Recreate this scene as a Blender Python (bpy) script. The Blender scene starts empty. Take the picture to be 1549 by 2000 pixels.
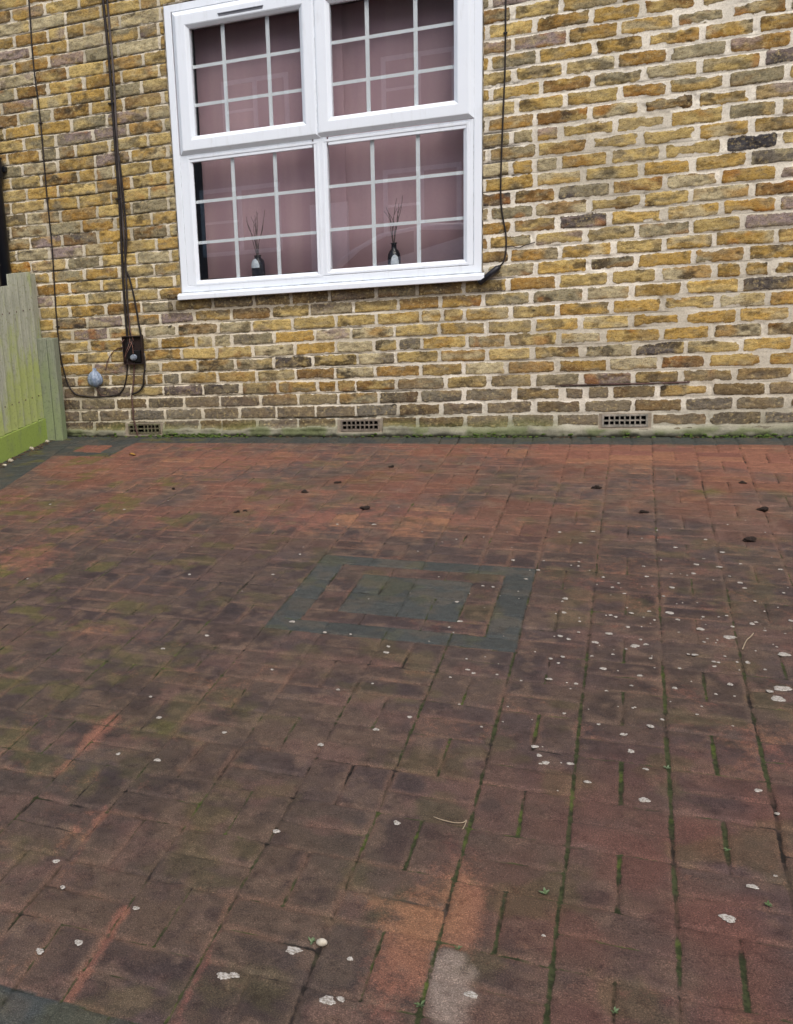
import bpy, bmesh, math, random
import numpy as np
from mathutils import Vector, Matrix
R = math.radians
rnd = random.Random(7)
sc = bpy.context.scene
C = sc.collection

# ---------------------------------------------------------------- camera
CAM = (0.2363, -6.0539, 1.1094)
PITCH, ROLL, YAW, FPX = -0.2435, 0.0865, 0.4266, 1996.95
cam_d = bpy.data.cameras.new('camera')
cam = bpy.data.objects.new('camera', cam_d)
C.objects.link(cam)
Rw = (Matrix.Rotation(YAW, 3, 'Z') @ Matrix.Rotation(PITCH, 3, 'X') @ Matrix.Rotation(ROLL, 3, 'Y'))
right, fwd, up = Rw @ Vector((1, 0, 0)), Rw @ Vector((0, 1, 0)), Rw @ Vector((0, 0, 1))
M = Matrix((right, up, -fwd)).transposed().to_4x4()
M.translation = Vector(CAM)
cam.matrix_world = M
cam_d.sensor_fit = 'HORIZONTAL'
cam_d.sensor_width = 36
cam_d.lens = FPX / 1549 * 36
cam_d.shift_x = (774.5 - 215.5) / 1549      # the photo is the right part of a wider frame
cam_d.clip_end = 2000
sc.camera = cam

# ---------------------------------------------------------------- light
SUN_EL, SUN_AZ = 52, 158          # azimuth: the light comes from behind the viewer's right
w = bpy.data.worlds.new('World'); sc.world = w; w.use_nodes = True
nt = w.node_tree; nt.nodes.clear()
sky = nt.nodes.new('ShaderNodeTexSky'); sky.sky_type = 'NISHITA'; sky.sun_disc = False
sky.sun_elevation = R(SUN_EL); sky.sun_rotation = R(SUN_AZ); sky.air_density = 1.0; sky.dust_density = 4.0; sky.ozone_density = 1.0
bg = nt.nodes.new('ShaderNodeBackground'); bg.inputs[1].default_value = 0.15
ou = nt.nodes.new('ShaderNodeOutputWorld')
nt.links.new(sky.outputs[0], bg.inputs[0]); nt.links.new(bg.outputs[0], ou.inputs[0])
sd_ = bpy.data.lights.new('sun', 'SUN'); sd_.energy = 1.2; sd_.angle = R(40); sd_.color = (1, .985, .96)
sun = bpy.data.objects.new('sun', sd_); C.objects.link(sun)
a, e = R(SUN_AZ), R(SUN_EL)
dirn = Vector((math.sin(a) * math.cos(e), math.cos(a) * math.cos(e), math.sin(e)))
sun.rotation_euler = dirn.to_track_quat('Z', 'Y').to_euler()
sun.location = (0, -5, 8)
sc.view_settings.view_transform = 'Standard'; sc.view_settings.look = 'None'
sc.view_settings.exposure = 0.22; sc.view_settings.gamma = 1

# ---------------------------------------------------------------- helpers
def lin(r, g, b):
    f = lambda c: (c / 255 / 12.92) if c / 255 <= .04045 else ((c / 255 + .055) / 1.055) ** 2.4
    return (f(r), f(g), f(b), 1)

def smooth(a, b, x): 
    t = np.clip((x - a) / (b - a), 0, 1); return t * t * (3 - 2 * t)

def vnoise(x, y, scale, seed):
    rs = np.random.RandomState(seed); n = 256
    T = rs.rand(n, n).astype(np.float32)
    px, py = x / scale + 1000, y / scale + 1000
    ix, iy = np.floor(px).astype(np.int64), np.floor(py).astype(np.int64)
    fx, fy = px - ix, py - iy
    fx = fx * fx * (3 - 2 * fx); fy = fy * fy * (3 - 2 * fy)
    g = lambda i, j: T[i % n, j % n]
    return (g(ix, iy) * (1 - fx) + g(ix + 1, iy) * fx) * (1 - fy) + (g(ix, iy + 1) * (1 - fx) + g(ix + 1, iy + 1) * fx) * fy

def fbm(x, y, scale, seed, o=3):
    s = 0; t = 0
    for k in range(o):
        s = s + vnoise(x, y, scale / 2 ** k, seed + 17 * k) * .5 ** k; t += .5 ** k
    return s / t

def hsh(i, j, k=0):
    i = i.astype(np.int64); j = j.astype(np.int64)
    h = (i * 73856093) ^ (j * 19349663) ^ (k * 83492791 + 12345)
    h = (h ^ (h >> 13)) * 1274126177
    h = h & 0xffffffff
    h = (h ^ (h >> 15)) * 2246822519 & 0xffffffff
    h = h ^ (h >> 16)
    return (h & 0xffffff) / float(0xffffff)

def link(o, parent=None):
    C.objects.link(o)
    if parent: o.parent = parent
    return o

def thing(name, label, cat, loc=(0, 0, 0), group=None, kind=None):
    o = bpy.data.objects.new(name, None); C.objects.link(o); o.location = loc
    o.empty_display_size = .05
    tag(o, label, cat, group, kind); return o

def tag(o, label=None, cat=None, group=None, kind=None):
    if label: o['label'] = label
    if cat: o['category'] = cat
    if group: o['group'] = group
    if kind: o['kind'] = kind
    return o

def mesh(name, V, F, mat, parent=None, sm=False, bevel=0):
    me = bpy.data.meshes.new(name); me.from_pydata([tuple(v) for v in V], [], F); me.update()
    if parent is not None:
        off = parent.matrix_world.translation if parent.parent is None else Vector((0, 0, 0))
        if parent.parent is None: off = parent.location
        if parent.type == 'EMPTY' or parent.location.length:
            me.transform(Matrix.Translation(-Vector(off)))
    bm = bmesh.new(); bm.from_mesh(me); bmesh.ops.recalc_face_normals(bm, faces=bm.faces)
    if bevel: 
        bmesh.ops.bevel(bm, geom=[e for e in bm.edges if e.calc_face_angle(0) > .5], offset=bevel, segments=2, affect='EDGES', profile=.6, clamp_overlap=True)
    bm.to_mesh(me); bm.free()
    if mat: me.materials.append(mat)
    if sm:
        for p in me.polygons: p.use_smooth = True
    o = bpy.data.objects.new(name, me); return link(o, parent)

class MB:
    def __init__(s): s.v = []; s.f = []
    def add(s, V, F):
        n = len(s.v); s.v += [tuple(v) for v in V]; s.f += [tuple(i + n for i in f) for f in F]; return s
    def box(s, x0, x1, y0, y1, z0, z1, rot=None, ctr=None):
        V = [Vector((x, y, z)) for x in (x0, x1) for y in (y0, y1) for z in (z0, z1)]
        if rot is not None:
            c = Vector(ctr) if ctr else sum(V, Vector()) / 8
            V = [c + rot @ (v - c) for v in V]
        return s.add(V, [(0, 1, 3, 2), (4, 6, 7, 5), (0, 4, 5, 1), (2, 3, 7, 6), (0, 2, 6, 4), (1, 5, 7, 3)])
    def ring(s, x0, x1, z0, z1, prof):
        L = []
        for d, y in prof:
            L.append([(x0 + d, y, z0 + d), (x1 - d, y, z0 + d), (x1 - d, y, z1 - d), (x0 + d, y, z1 - d)])
        V = [v for l in L for v in l]; F = []
        for i in range(len(L) - 1):
            for j in range(4):
                k = (j + 1) % 4; F.append((4 * i + j, 4 * i + k, 4 * i + 4 + k, 4 * i + 4 + j))
        return s.add(V, F)
    def tube(s, pts, r, n=8, cap=True, sm=True):
        P = [Vector(p) for p in pts]
        if sm and len(P) > 2:
            Q = []
            for i in range(len(P) - 1):
                p0, p1, p2, p3 = P[max(i - 1, 0)], P[i], P[i + 1], P[min(i + 2, len(P) - 1)]
                for t in (0, .25, .5, .75):
                    Q.append(.5 * ((2 * p1) + (p2 - p0) * t + (2 * p0 - 5 * p1 + 4 * p2 - p3) * t * t + (3 * p1 - p0 - 3 * p2 + p3) * t ** 3))
            Q.append(P[-1]); rr = r
            if isinstance(r, (list, tuple)):
                rr = [r[i // 4] + (r[min(i // 4 + 1, len(r) - 1)] - r[i // 4]) * (i % 4) / 4 for i in range(len(Q))]
            P, r = Q, rr
        V = []; F = []; u = None
        for i, p in enumerate(P):
            d = (P[min(i + 1, len(P) - 1)] - P[max(i - 1, 0)]).normalized()
            if u is None: u = d.orthogonal().normalized()
            u = (u - d * u.dot(d)).normalized(); v = d.cross(u)
            ri = r[i] if isinstance(r, (list, tuple)) else r
            for k in range(n):
                a = 2 * math.pi * k / n; V.append(p + (u * math.cos(a) + v * math.sin(a)) * ri)
        for i in range(len(P) - 1):
            for k in range(n):
                F.append((i * n + k, i * n + (k + 1) % n, (i + 1) * n + (k + 1) % n, (i + 1) * n + k))
        if cap: F.append(tuple(range(n - 1, -1, -1))); F.append(tuple((len(P) - 1) * n + k for k in range(n)))
        return s.add(V, F)
    def lathe(s, c, prof, n=24):
        V = []; F = []
        for r, z in prof:
            for k in range(n):
                a = 2 * math.pi * k / n; V.append((c[0] + r * math.cos(a), c[1] + r * math.sin(a), c[2] + z))
        for i in range(len(prof) - 1):
            for k in range(n): F.append((i * n + k, i * n + (k + 1) % n, (i + 1) * n + (k + 1) % n, (i + 1) * n + k))
        return s.add(V, F)
    def blob(s, c, r, seed, sub=2, sq=(1, 1, 1), rough=.3):
        bm = bmesh.new(); bmesh.ops.create_icosphere(bm, subdivisions=sub, radius=1); rg = random.Random(seed)
        dirs = [(Vector((rg.gauss(0, 1), rg.gauss(0, 1), rg.gauss(0, 1))).normalized(), rg.uniform(-1, 1)) for _ in range(10)]
        V = []
        for v in bm.verts:
            n = v.co.normalized(); k = 1 + rough * sum(a * max(0, n.dot(d)) ** 3 for d, a in dirs) + rg.uniform(-1, 1) * rough * .12
            V.append((c[0] + n.x * k * r * sq[0], c[1] + n.y * k * r * sq[1], c[2] + n.z * k * r * sq[2]))
        F = [tuple(v.index for v in f.verts) for f in bm.faces]; bm.free()
        return s.add(V, F)
    def build(s, name, mat, parent=None, sm=False, bevel=0):
        return mesh(name, s.v, s.f, mat, parent, sm, bevel)

# node helper
class NT:
    def __init__(s, name):
        s.m = bpy.data.materials.new(name); s.m.use_nodes = True; s.t = s.m.node_tree
        s.b = s.t.nodes['Principled BSDF']; s.out = s.t.nodes['Material Output']
        s.tc = s.n('ShaderNodeTexCoord').outputs['Object']
    def n(s, t, **k):
        x = s.t.nodes.new(t)
        for a, v in k.items(): setattr(x, a, v)
        return x
    def set(s, sock, v):
        if hasattr(v, 'is_linked') or isinstance(v, bpy.types.NodeSocket): s.t.links.new(v, sock)
        else: sock.default_value = v
    def noise(s, scale, detail=3, rough=.6, vec=None, out='Fac', dist=0):
        x = s.n('ShaderNodeTexNoise'); s.set(x.inputs['Vector'], vec or s.tc)
        x.inputs['Scale'].default_value = scale; x.inputs['Detail'].default_value = detail; x.inputs['Roughness'].default_value = rough; x.inputs['Distortion'].default_value = dist
        return x.outputs[out]
    def map(s, scale, loc=(0, 0, 0), rot=(0, 0, 0)):
        x = s.n('ShaderNodeMapping'); s.set(x.inputs[0], s.tc); x.inputs['Scale'].default_value = scale; x.inputs['Location'].default_value = loc; x.inputs['Rotation'].default_value = rot
        return x.outputs[0]
    def vor(s, scale, vec=None, out='Distance', rand=1):
        x = s.n('ShaderNodeTexVoronoi'); s.set(x.inputs['Vector'], vec or s.tc); x.inputs['Scale'].default_value = scale; x.inputs['Randomness'].default_value = rand
        return x.outputs[out]
    def math(s, op, a, b=0, c=0, clamp=False):
        x = s.n('ShaderNodeMath', operation=op, use_clamp=clamp); s.set(x.inputs[0], a); s.set(x.inputs[1], b); s.set(x.inputs[2], c); return x.outputs[0]
    def ramp(s, v, a, b, lo=0, hi=1):
        x = s.n('ShaderNodeMapRange', interpolation_type='SMOOTHSTEP'); s.set(x.inputs[0], v); s.set(x.inputs[1], a); s.set(x.inputs[2], b); s.set(x.inputs[3], lo); s.set(x.inputs[4], hi); return x.outputs[0]
    def mix(s, f, a, b, mode='MIX'):
        x = s.n('ShaderNodeMix', data_type='RGBA', blend_type=mode); s.set(x.inputs[0], f); s.set(x.inputs[6], a); s.set(x.inputs[7], b); return x.outputs[2]
    def attr(s, name, out='Fac'):
        x = s.n('ShaderNodeAttribute'); x.attribute_name = name; return x.outputs[out]
    def bump(s, h, strength=.3, dist=.002, nrm=None):
        x = s.n('ShaderNodeBump'); x.inputs['Strength'].default_value = strength; x.inputs['Distance'].default_value = dist
        s.set(x.inputs['Height'], h)
        if nrm is not None: s.t.links.new(nrm, x.inputs['Normal'])
        return x.outputs[0]
    def fin(s, col, rough=.7, nrm=None, spec=.4, metal=0):
        s.set(s.b.inputs['Base Color'], col); s.set(s.b.inputs['Roughness'], rough); s.b.inputs['Specular IOR Level'].default_value = spec; s.set(s.b.inputs['Metallic'], metal)
        if nrm is not None: s.t.links.new(nrm, s.b.inputs['Normal'])
        return s.m

def simple(name, c1, c2=None, scale=20, rough=.6, bump=.0, bscale=200, spec=.4, metal=0, stretch=None, lo=.35, hi=.65):
    t = NT(name); vec = t.map(stretch) if stretch else None
    c2 = c2 or tuple(x * .8 for x in c1[:3]) + (1,)
    f = t.ramp(t.noise(scale, 4, .65, vec), lo, hi)
    n = t.bump(t.noise(bscale, 3, .6, vec), bump, .003) if bump else None
    return t.fin(t.mix(f, c1, c2), rough, n, spec, metal)

def gz(x, y): return -0.0492 - .0099 * x + .0212 * y

def grid(name, XS, YS, PX, PY, PZ, attrs, mat, keep=None):
    ny, nx = len(YS), len(XS)
    me = bpy.data.meshes.new(name)
    co = np.stack([PX.ravel(), PY.ravel(), PZ.ravel()], 1).astype(np.float32)
    me.vertices.add(nx * ny); me.vertices.foreach_set('co', co.ravel())
    idx = np.arange(nx * ny).reshape(ny, nx)
    q = np.stack([idx[:-1, :-1], idx[:-1, 1:], idx[1:, 1:], idx[1:, :-1]], -1).reshape(-1, 4)
    if keep is not None: q = q[keep.ravel()]
    me.loops.add(q.size); me.loops.foreach_set('vertex_index', q.ravel().astype(np.int32))
    me.polygons.add(len(q)); me.polygons.foreach_set('loop_start', (np.arange(len(q)) * 4).astype(np.int32))
    me.polygons.foreach_set('use_smooth', np.ones(len(q), bool))
    me.update(calc_edges=True)
    for k, v in attrs.items():
        if v.ndim == 3:
            a = me.attributes.new(k, 'FLOAT_COLOR', 'POINT')
            col = np.concatenate([v.reshape(-1, 3), np.ones((nx * ny, 1))], 1).astype(np.float32); a.data.foreach_set('color', col.ravel())
        else:
            a = me.attributes.new(k, 'FLOAT', 'POINT'); a.data.foreach_set('value', v.ravel().astype(np.float32))
    me.materials.append(mat)
    o = bpy.data.objects.new(name, me); return o

# ================================================================ HOUSE WALL
house = thing('brick_house', 'yellow stock brick house wall with a white framed window above the block paving', 'house', (0, 0, 0))
WX0, WX1, WZ0, WZ1 = -1.905, -0.174, 0.835, 2.478     # window opening
U0, BW, BH = -2.6657, 0.24, 0.075
XS = np.unique(np.round(np.concatenate([np.arange(-5.5, -3.3, .02), np.arange(-3.3, 1.75, .005), np.arange(1.75, 4.5, .02), [WX0, WX1]]), 4))
ZS = np.unique(np.round(np.concatenate([np.arange(-.16, 2.85, .005), np.arange(2.85, 4.6, .02), [WZ0, WZ1]]), 4))
X, Z = np.meshgrid(XS, ZS)
Zw = Z + (fbm(X, Z, .5, 3) - .5) * .012
k = np.floor(Zw / BH)
odd = np.mod(k, 2)
rowjit = (hsh(k, k * 0, 9) - .5) * .02
xx = (X - U0 - odd * BW / 2 - rowjit - np.where((k == 0) & (X < -1.7), .105, 0)) / BW
def jit(i): return (hsh(i, k, 5) - .5) * .13
i = np.floor(xx)
f = xx - i
j0 = jit(i); j1 = jit(i + 1)
i2 = np.where(f < j0, i - 1, np.where(f - 1 > j1, i + 1, i))
i = i2; L = (xx - i - jit(i)) * BW; Rr = (i + 1 + jit(i + 1) - xx) * BW
brk = hsh(i, k, 31)
# occasional half bricks (headers)
half = brk < .03
mid = (L + Rr) / 2
hs = L < mid
L, Rr = np.where(half & ~hs, L - mid, L), np.where(half & hs, mid - L, Rr)
i = i + np.where(half & ~hs, .5, 0)
I2 = np.round(i * 2)
tilt = (hsh(I2, k, 6) - .5) * .03
B = (Zw - k * BH) + tilt * (L - .1); T = BH - B
pw = .0078 + .0042 * smooth(-1.2, .6, X) + (.003 + .005 * smooth(-.2, .5, X)) * (hsh(I2, k, 11) - .5) + .004 * (vnoise(X, Z, .3, 8) - .5)
bw = .0056 + .0008 * smooth(-1.2, .3, X) - .0030 * smooth(.8, 1.3, Z) * smooth(-1.6, -2.0, X) + .0045 * (vnoise(X, Z, .35, 21) - .4) + .003 * (vnoise(X, Z, .09, 22) - .5)
dx = np.minimum(L, Rr) - pw; dz = np.minimum(B - bw * .9, T - bw)
rc = .006 + .009 * hsh(I2, k, 12) ** 2
qx, qz = rc - dx, rc - dz
sdw = rc - np.sqrt(np.maximum(qx, 0) ** 2 + np.maximum(qz, 0) ** 2) - np.minimum(np.maximum(qx, qz), 0) * -1 * 0
sdw = np.where((qx < 0) & (qz < 0), np.minimum(dx, dz), sdw)
sdw = sdw + .0075 * (fbm(X, Z, .028, 41, 3) - .5) * (1 + .6 * hsh(I2, k, 42))
sdw = sdw - .011 * smooth(.55, .70, fbm(X * .7, Z, .09, 43, 3)) * (.35 + .65 * smooth(.0, .6, X)) * (hsh(I2, k, 44) > .35)
# palette
PAL = np.array([lin(*c)[:3] for c in [(184, 152, 84), (196, 172, 110), (190, 178, 142), (138, 106, 62), (150, 142, 114), (152, 136, 130), (88, 82, 78), (166, 130, 70)]])
cum = np.cumsum([.25, .22, .13, .09, .12, .06, .03, .10])
h1 = hsh(I2, k, 1); h2 = hsh(I2, k, 2)
p1 = np.searchsorted(cum, np.clip(h1 * .999, 0, .998)); p2 = np.searchsorted(cum, np.clip(h2 * .999, 0, .998))
low = smooth(.42, .12, Z - .10 * smooth(-1.5, -2.0, X) + .08 * (fbm(X, Z, .5, 51) - .5))
c1 = PAL[p1]; c2 = PAL[p2]
hx = hsh(I2, k, 3) * 7
m = smooth(.42, .68, fbm(X + hx, Z * 2.2 + hx, .11, 61))[..., None]
col = c1 * (1 - m * .8) + c2 * m * .8
col = col * (.88 + .36 * hsh(I2, k, 4))[..., None]
gp = smooth(.5, .7, fbm(X - hx, Z * 2 + hx, .06, 66, 4))[..., None] * (.2 + .7 * hsh(I2, k, 22)[..., None])
col = col * (1 - gp) + np.array(lin(148, 136, 108)[:3]) * gp
gd = smooth(.5, .66, fbm(X + hx, Z * 2.4 - hx, .045, 67, 4))[..., None] * (.15 + .6 * hsh(I2, k, 23)[..., None])
col = col * (1 - gd * .62)
# fired / sooty ends and faces
soot = smooth(.55, .74, fbm(X + hx, Z * 1.6 - hx, .07, 71, 4))[..., None] * (.25 + .6 * hsh(I2, k, 14)[..., None])
col = col * (1 - soot) + np.array(lin(62, 54, 44)[:3]) * soot
flame = (smooth(.62, .8, fbm(X - hx, Z * 1.4 + hx, .1, 75, 3)) * (hsh(I2, k, 15) > .6))[..., None] * .55
col = col * (1 - flame) + np.array(lin(168, 108, 40)[:3]) * flame
# pale mortar smear / lime bloom, wide patches
sm_ = smooth(.52, .8, fbm(X, Z, .8, 81, 4))[..., None] * .35
col = col * (1 - sm_) + np.array(lin(176, 164, 128)[:3]) * sm_
# damp dark zone at the foot
dk = (low * smooth(.15, .6, hsh(I2, k, 16) * .8 + .35 * smooth(.35, .1, Z) + .2 * np.exp(-((X + 2.4) / .5) ** 2)))[..., None]
dkc = np.where((hsh(I2, k, 17) > .5)[..., None], np.array(lin(84, 76, 68)[:3]), np.array(lin(108, 103, 96)[:3]))
col = col * (1 - dk * .8) + dkc * dk * .8
# rain-shadow dark courses just under the sill
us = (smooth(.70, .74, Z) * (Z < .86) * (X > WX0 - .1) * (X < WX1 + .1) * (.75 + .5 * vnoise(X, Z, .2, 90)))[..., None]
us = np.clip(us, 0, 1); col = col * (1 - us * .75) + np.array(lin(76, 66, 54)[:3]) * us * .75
# green algae near ground
gr = (.8 * smooth(.07, .0, Z + .09 * (fbm(X, Z, .3, 95) - .5)) * smooth(.42, .62, fbm(X, Z * .4, .6, 96) + .15 * (X < -2)))[..., None]
col = col * (1 - gr * .75) + np.array(lin(112, 118, 66)[:3]) * gr * .75
# the single slate-dark brick high on the right
sel = ((k == 18) & (np.abs(X - 1.06) < .12))[..., None]
col = np.where(sel, np.array(lin(70, 68, 70)[:3]) * (.8 + .5 * fbm(X, Z, .05, 97))[..., None], col)
for hxp, hzp, rr in [(.091, .64, .012), (1.019, 1.935, .012), (-1.93, .645, .02), (-2.0, .66, .014), (.72, .205, .03), (-2.58, .49, .006), (-.66, .155, .03), (-.35, .47, .007), (.31, .48, .007), (.42, .40, .006), (.62, .55, .006), (-1.3, .50, .016)]:
    d = np.sqrt((X - hxp) ** 2 + ((Z - hzp) * 1.3) ** 2) + .012 * (fbm(X, Z, .02, 99) - .5)
    s_ = smooth(rr, rr * .6, d)[..., None] * .85
    col = col * (1 - s_) + np.array([.02, .018, .016]) * s_
mort = np.array(lin(234, 227, 210)[:3]) * (1 - .14 * smooth(-.5, -1.6, X))[..., None] * np.array([1, .97, .9]) ** smooth(-.5, -1.6, X)[..., None]
mort = mort * (.82 + .3 * fbm(X, Z, .12, 101))[..., None]
md = smooth(.45, .8, fbm(X, Z, .45, 103, 4))[..., None] * .45
mort = mort * (1 - md) + np.array(lin(142, 132, 104)[:3]) * md
ml = (smooth(.16, -.0, Z))[..., None] * .6
mort = mort * (1 - ml) + np.array(lin(134, 132, 110)[:3]) * ml
mort = mort * (1 - gr * .7) + np.array(lin(110, 118, 70)[:3]) * gr * .7
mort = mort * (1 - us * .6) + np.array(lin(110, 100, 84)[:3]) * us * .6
# open joints: dark line just under / over bricks
ckz = np.minimum(np.abs(B - bw * .5), np.abs(T - bw * .5))
crk = smooth(.47, .60, fbm(X, Z * 2.5 + k * 3.7, .5, 111, 2)) * (.35 + .65 * smooth(-.3, -1.2, X))
crk = np.maximum(crk, smooth(.5, .9, Z) * np.maximum(smooth(-1.7, -2.0, X), smooth(-.3, -.18, X) * smooth(.05, -.03, X)) * smooth(.38, .5, fbm(X, k * 3.3, .4, 113, 2)))
crk = np.where((k <= 1), crk * .4, crk)
for (xa, xb, kk) in [(-1.35, -.45, 1), (.2, .8, 3), (-.95, -.55, 3)]:
    crk = np.where((X > xa) & (X < xb) & (np.abs(Zw - kk * BH) < .02), 1, crk)
# relief
body = smooth(-.002, .008, sdw)
Y = -.003 - .0022 * body - .0025 * body * hsh(I2, k, 19) + .0035 * (fbm(X, Z, .03, 121) - .5) * 2 * (.3 + .7 * body)
Y += .004 * crk * smooth(.006, .001, ckz)
Y += .006 * soot[..., 0]
# crumbly mortar ledge at the foot
gl = -.0492 - .0099 * X
ledge = smooth(.035, .0, Z - gl - .035 + .04 * (fbm(X, Z * 0, .16, 131) - .5))
Y -= ledge * (.012 + .022 * fbm(X, Z, .07, 132))
sdw = np.where(ledge > .5, -.01 + .02 * (fbm(X, Z, .1, 133) - .62), sdw)
lc = np.array(lin(142, 140, 122)[:3]) * (.6 + .6 * fbm(X, Z, .06, 134))[..., None]
lg = smooth(.58, .70, fbm(X, Z, .16, 135))[..., None] * .6
lc = lc * (1 - lg) + np.array(lin(86, 100, 48)[:3]) * lg
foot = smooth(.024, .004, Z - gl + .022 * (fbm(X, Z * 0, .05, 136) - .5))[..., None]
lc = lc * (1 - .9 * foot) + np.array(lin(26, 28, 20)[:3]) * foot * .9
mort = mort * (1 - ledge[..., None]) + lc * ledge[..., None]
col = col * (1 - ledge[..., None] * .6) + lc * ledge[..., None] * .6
VENTS = [(-2.327, -2.117, -.008, .047), (-.956, -.742, -.004, .053), (.446, .655, .003, .060)]
for x0, x1, z0, z1 in VENTS:
    ins = (X > x0) & (X < x1) & (Z > z0) & (Z < z1)
    near = (X > x0 - .025) & (X < x1 + .025) & (Z > z0 - .016) & (Z < z1 + .012)
    sdw = np.where(near, -.02, sdw); Y = np.where(near, -.004, Y); Y = np.where(ins, .05, Y)
    mort = np.where(near[..., None], np.array(lin(150, 140, 124)[:3]) * (.85 + .3 * fbm(X, Z, .04, 140))[..., None], mort); mort = np.where(ins[..., None], .01, mort); crk = np.where(near, 0, crk)
keep = ~((X[:-1, :-1] >= WX0 - 1e-5) & (X[1:, 1:] <= WX1 + 1e-5) & (Z[:-1, :-1] >= WZ0 - 1e-5) & (Z[1:, 1:] <= WZ1 + 1e-5))

t = NT('stock_brick_and_mortar')
sd = t.attr('sd'); n1 = t.noise(55, 4, .65); n2 = t.noise(210, 3, .65)
wob = t.math('ADD', t.math('MULTIPLY', t.math('SUBTRACT', n1, .5), .013), t.math('MULTIPLY', t.math('SUBTRACT', n2, .5), .006))
smear = t.math('MULTIPLY', t.ramp(t.noise(17, 3, .6, t.map((1, 1, 1), (2, 2, 7))), .52, .66), -.0035)
mask = t.ramp(t.math('ADD', t.math('ADD', sd, wob), smear), -.0010, .0016)
bc = t.attr('bcol', 'Color'); mc = t.attr('mcol', 'Color')
st = t.noise(95, 5, .72, t.map((.55, 1, 1.5)))
bc = t.mix(t.ramp(st, .44, .68, 0, .8), bc, t.mix(1, bc, (.40, .36, .32, 1), 'MULTIPLY'))
bc = t.mix(t.ramp(t.noise(34, 5, .75, t.map((.6, 1, 1.3), (9, 2, 4))), .52, .70, 0, .6), bc, lin(126, 118, 98))
bc = t.mix(t.ramp(t.noise(60, 4, .7, t.map((1, 1, 1), (3, 1, 2))), .5, .78, 0, .75), bc, lin(200, 180, 128))
pit = t.ramp(t.noise(260, 2, .55), .31, .38, .85, 0)
bc = t.mix(t.ramp(t.noise(150, 4, .75, t.map((.8, 1, 1), (5, 5, 5))), .53, .68, 0, .7), bc, t.mix(1, bc, (.30, .26, .22, 1), 'MULTIPLY'))
bc = t.mix(t.ramp(t.noise(170, 3, .7, t.map((.8, 1, 1), (1, 8, 5))), .56, .70, 0, .6), bc, t.mix(1, bc, (1.7, 1.65, 1.6, 1), 'MULTIPLY'))
edge = t.ramp(t.math('ADD', sd, wob), .0075, .0005, 0, 1)
bc = t.mix(t.math('MULTIPLY', edge, t.ramp(t.noise(28, 3, .6), .45, .62, 0, .75)), bc, t.mix(1, bc, (.32, .28, .24, 1), 'MULTIPLY'))
bc = t.mix(pit, bc, (.035, .028, .02, 1))
big = t.ramp(t.vor(38, None), .0, .17, .85, 0)
bigm = t.ramp(t.noise(14, 2, .5, t.map((1, 1, 1), (7, 3, 1))), .56, .62)
bc = t.mix(t.math('MULTIPLY', big, bigm), bc, (.03, .025, .02, 1))
mcc = t.mix(t.ramp(t.noise(130, 4, .7), .40, .75, 0, .55), mc, t.mix(1, mc, (.5, .46, .4, 1), 'MULTIPLY'))
colr = t.mix(mask, mcc, bc)
ck = t.math('MULTIPLY', t.ramp(t.math('ADD', t.attr('ckz'), t.math('MULTIPLY', t.math('SUBTRACT', n1, .5), .004)), .0012, .0034, 1, 0), t.attr('crk'))
ck = t.math('MULTIPLY', ck, t.ramp(t.noise(9, 3, .6), .36, .46))
colr = t.mix(t.math('MULTIPLY', ck, .9), colr, (.03, .025, .02, 1))
hgt = t.math('ADD', t.math('MULTIPLY', mask, .22), t.math('ADD', t.math('MULTIPLY', st, .6), t.math('MULTIPLY', n2, .5)))
hgt = t.math('SUBTRACT', hgt, t.math('ADD', t.math('MULTIPLY', pit, .5), ck))
wall_mat = t.fin(colr, .9, t.bump(hgt, .5, .004), .2)
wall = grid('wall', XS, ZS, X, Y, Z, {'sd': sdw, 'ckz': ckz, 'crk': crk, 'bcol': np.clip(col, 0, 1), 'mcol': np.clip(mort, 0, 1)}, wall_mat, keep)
link(wall, house)

dark = simple('dark_void', (.006, .006, .007, 1), rough=.9)
plaster = simple('interior_plaster', lin(150, 130, 128), rough=.8)
brickback = simple('rough_brick_reveal', lin(140, 115, 70), lin(90, 75, 50), 30, .9)
# reveal + house body behind the wall skin
r = MB()
r.ring(WX0, WX1, WZ0, WZ1, [(0, -.003), (0, .32)])
r.box(-5.5, -5.42, .004, 6, -.15, 4.58); r.box(4.4, 4.48, .004, 6, -.15, 4.58); r.box(-5.42, 4.4, 5.9, 6, -.15, 4.58); r.box(-5.5, 4.48, .004, 6, 4.585, 4.7)
r.build('wall_reveal', brickback, house)
room = MB(); room.box(WX0 - .6, WX1 + .6, .33, 2.6, .2, 2.9)
ro = room.build('room_interior', plaster, house)
# open the room's front by removing the face at y=.33
bm = bmesh.new(); bm.from_mesh(ro.data)
bmesh.ops.delete(bm, geom=[f_ for f_ in bm.faces if abs(f_.normal.y) > .9 and f_.calc_center_median().y < .4], context='FACES')
bm.to_mesh(ro.data); bm.free()

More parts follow.
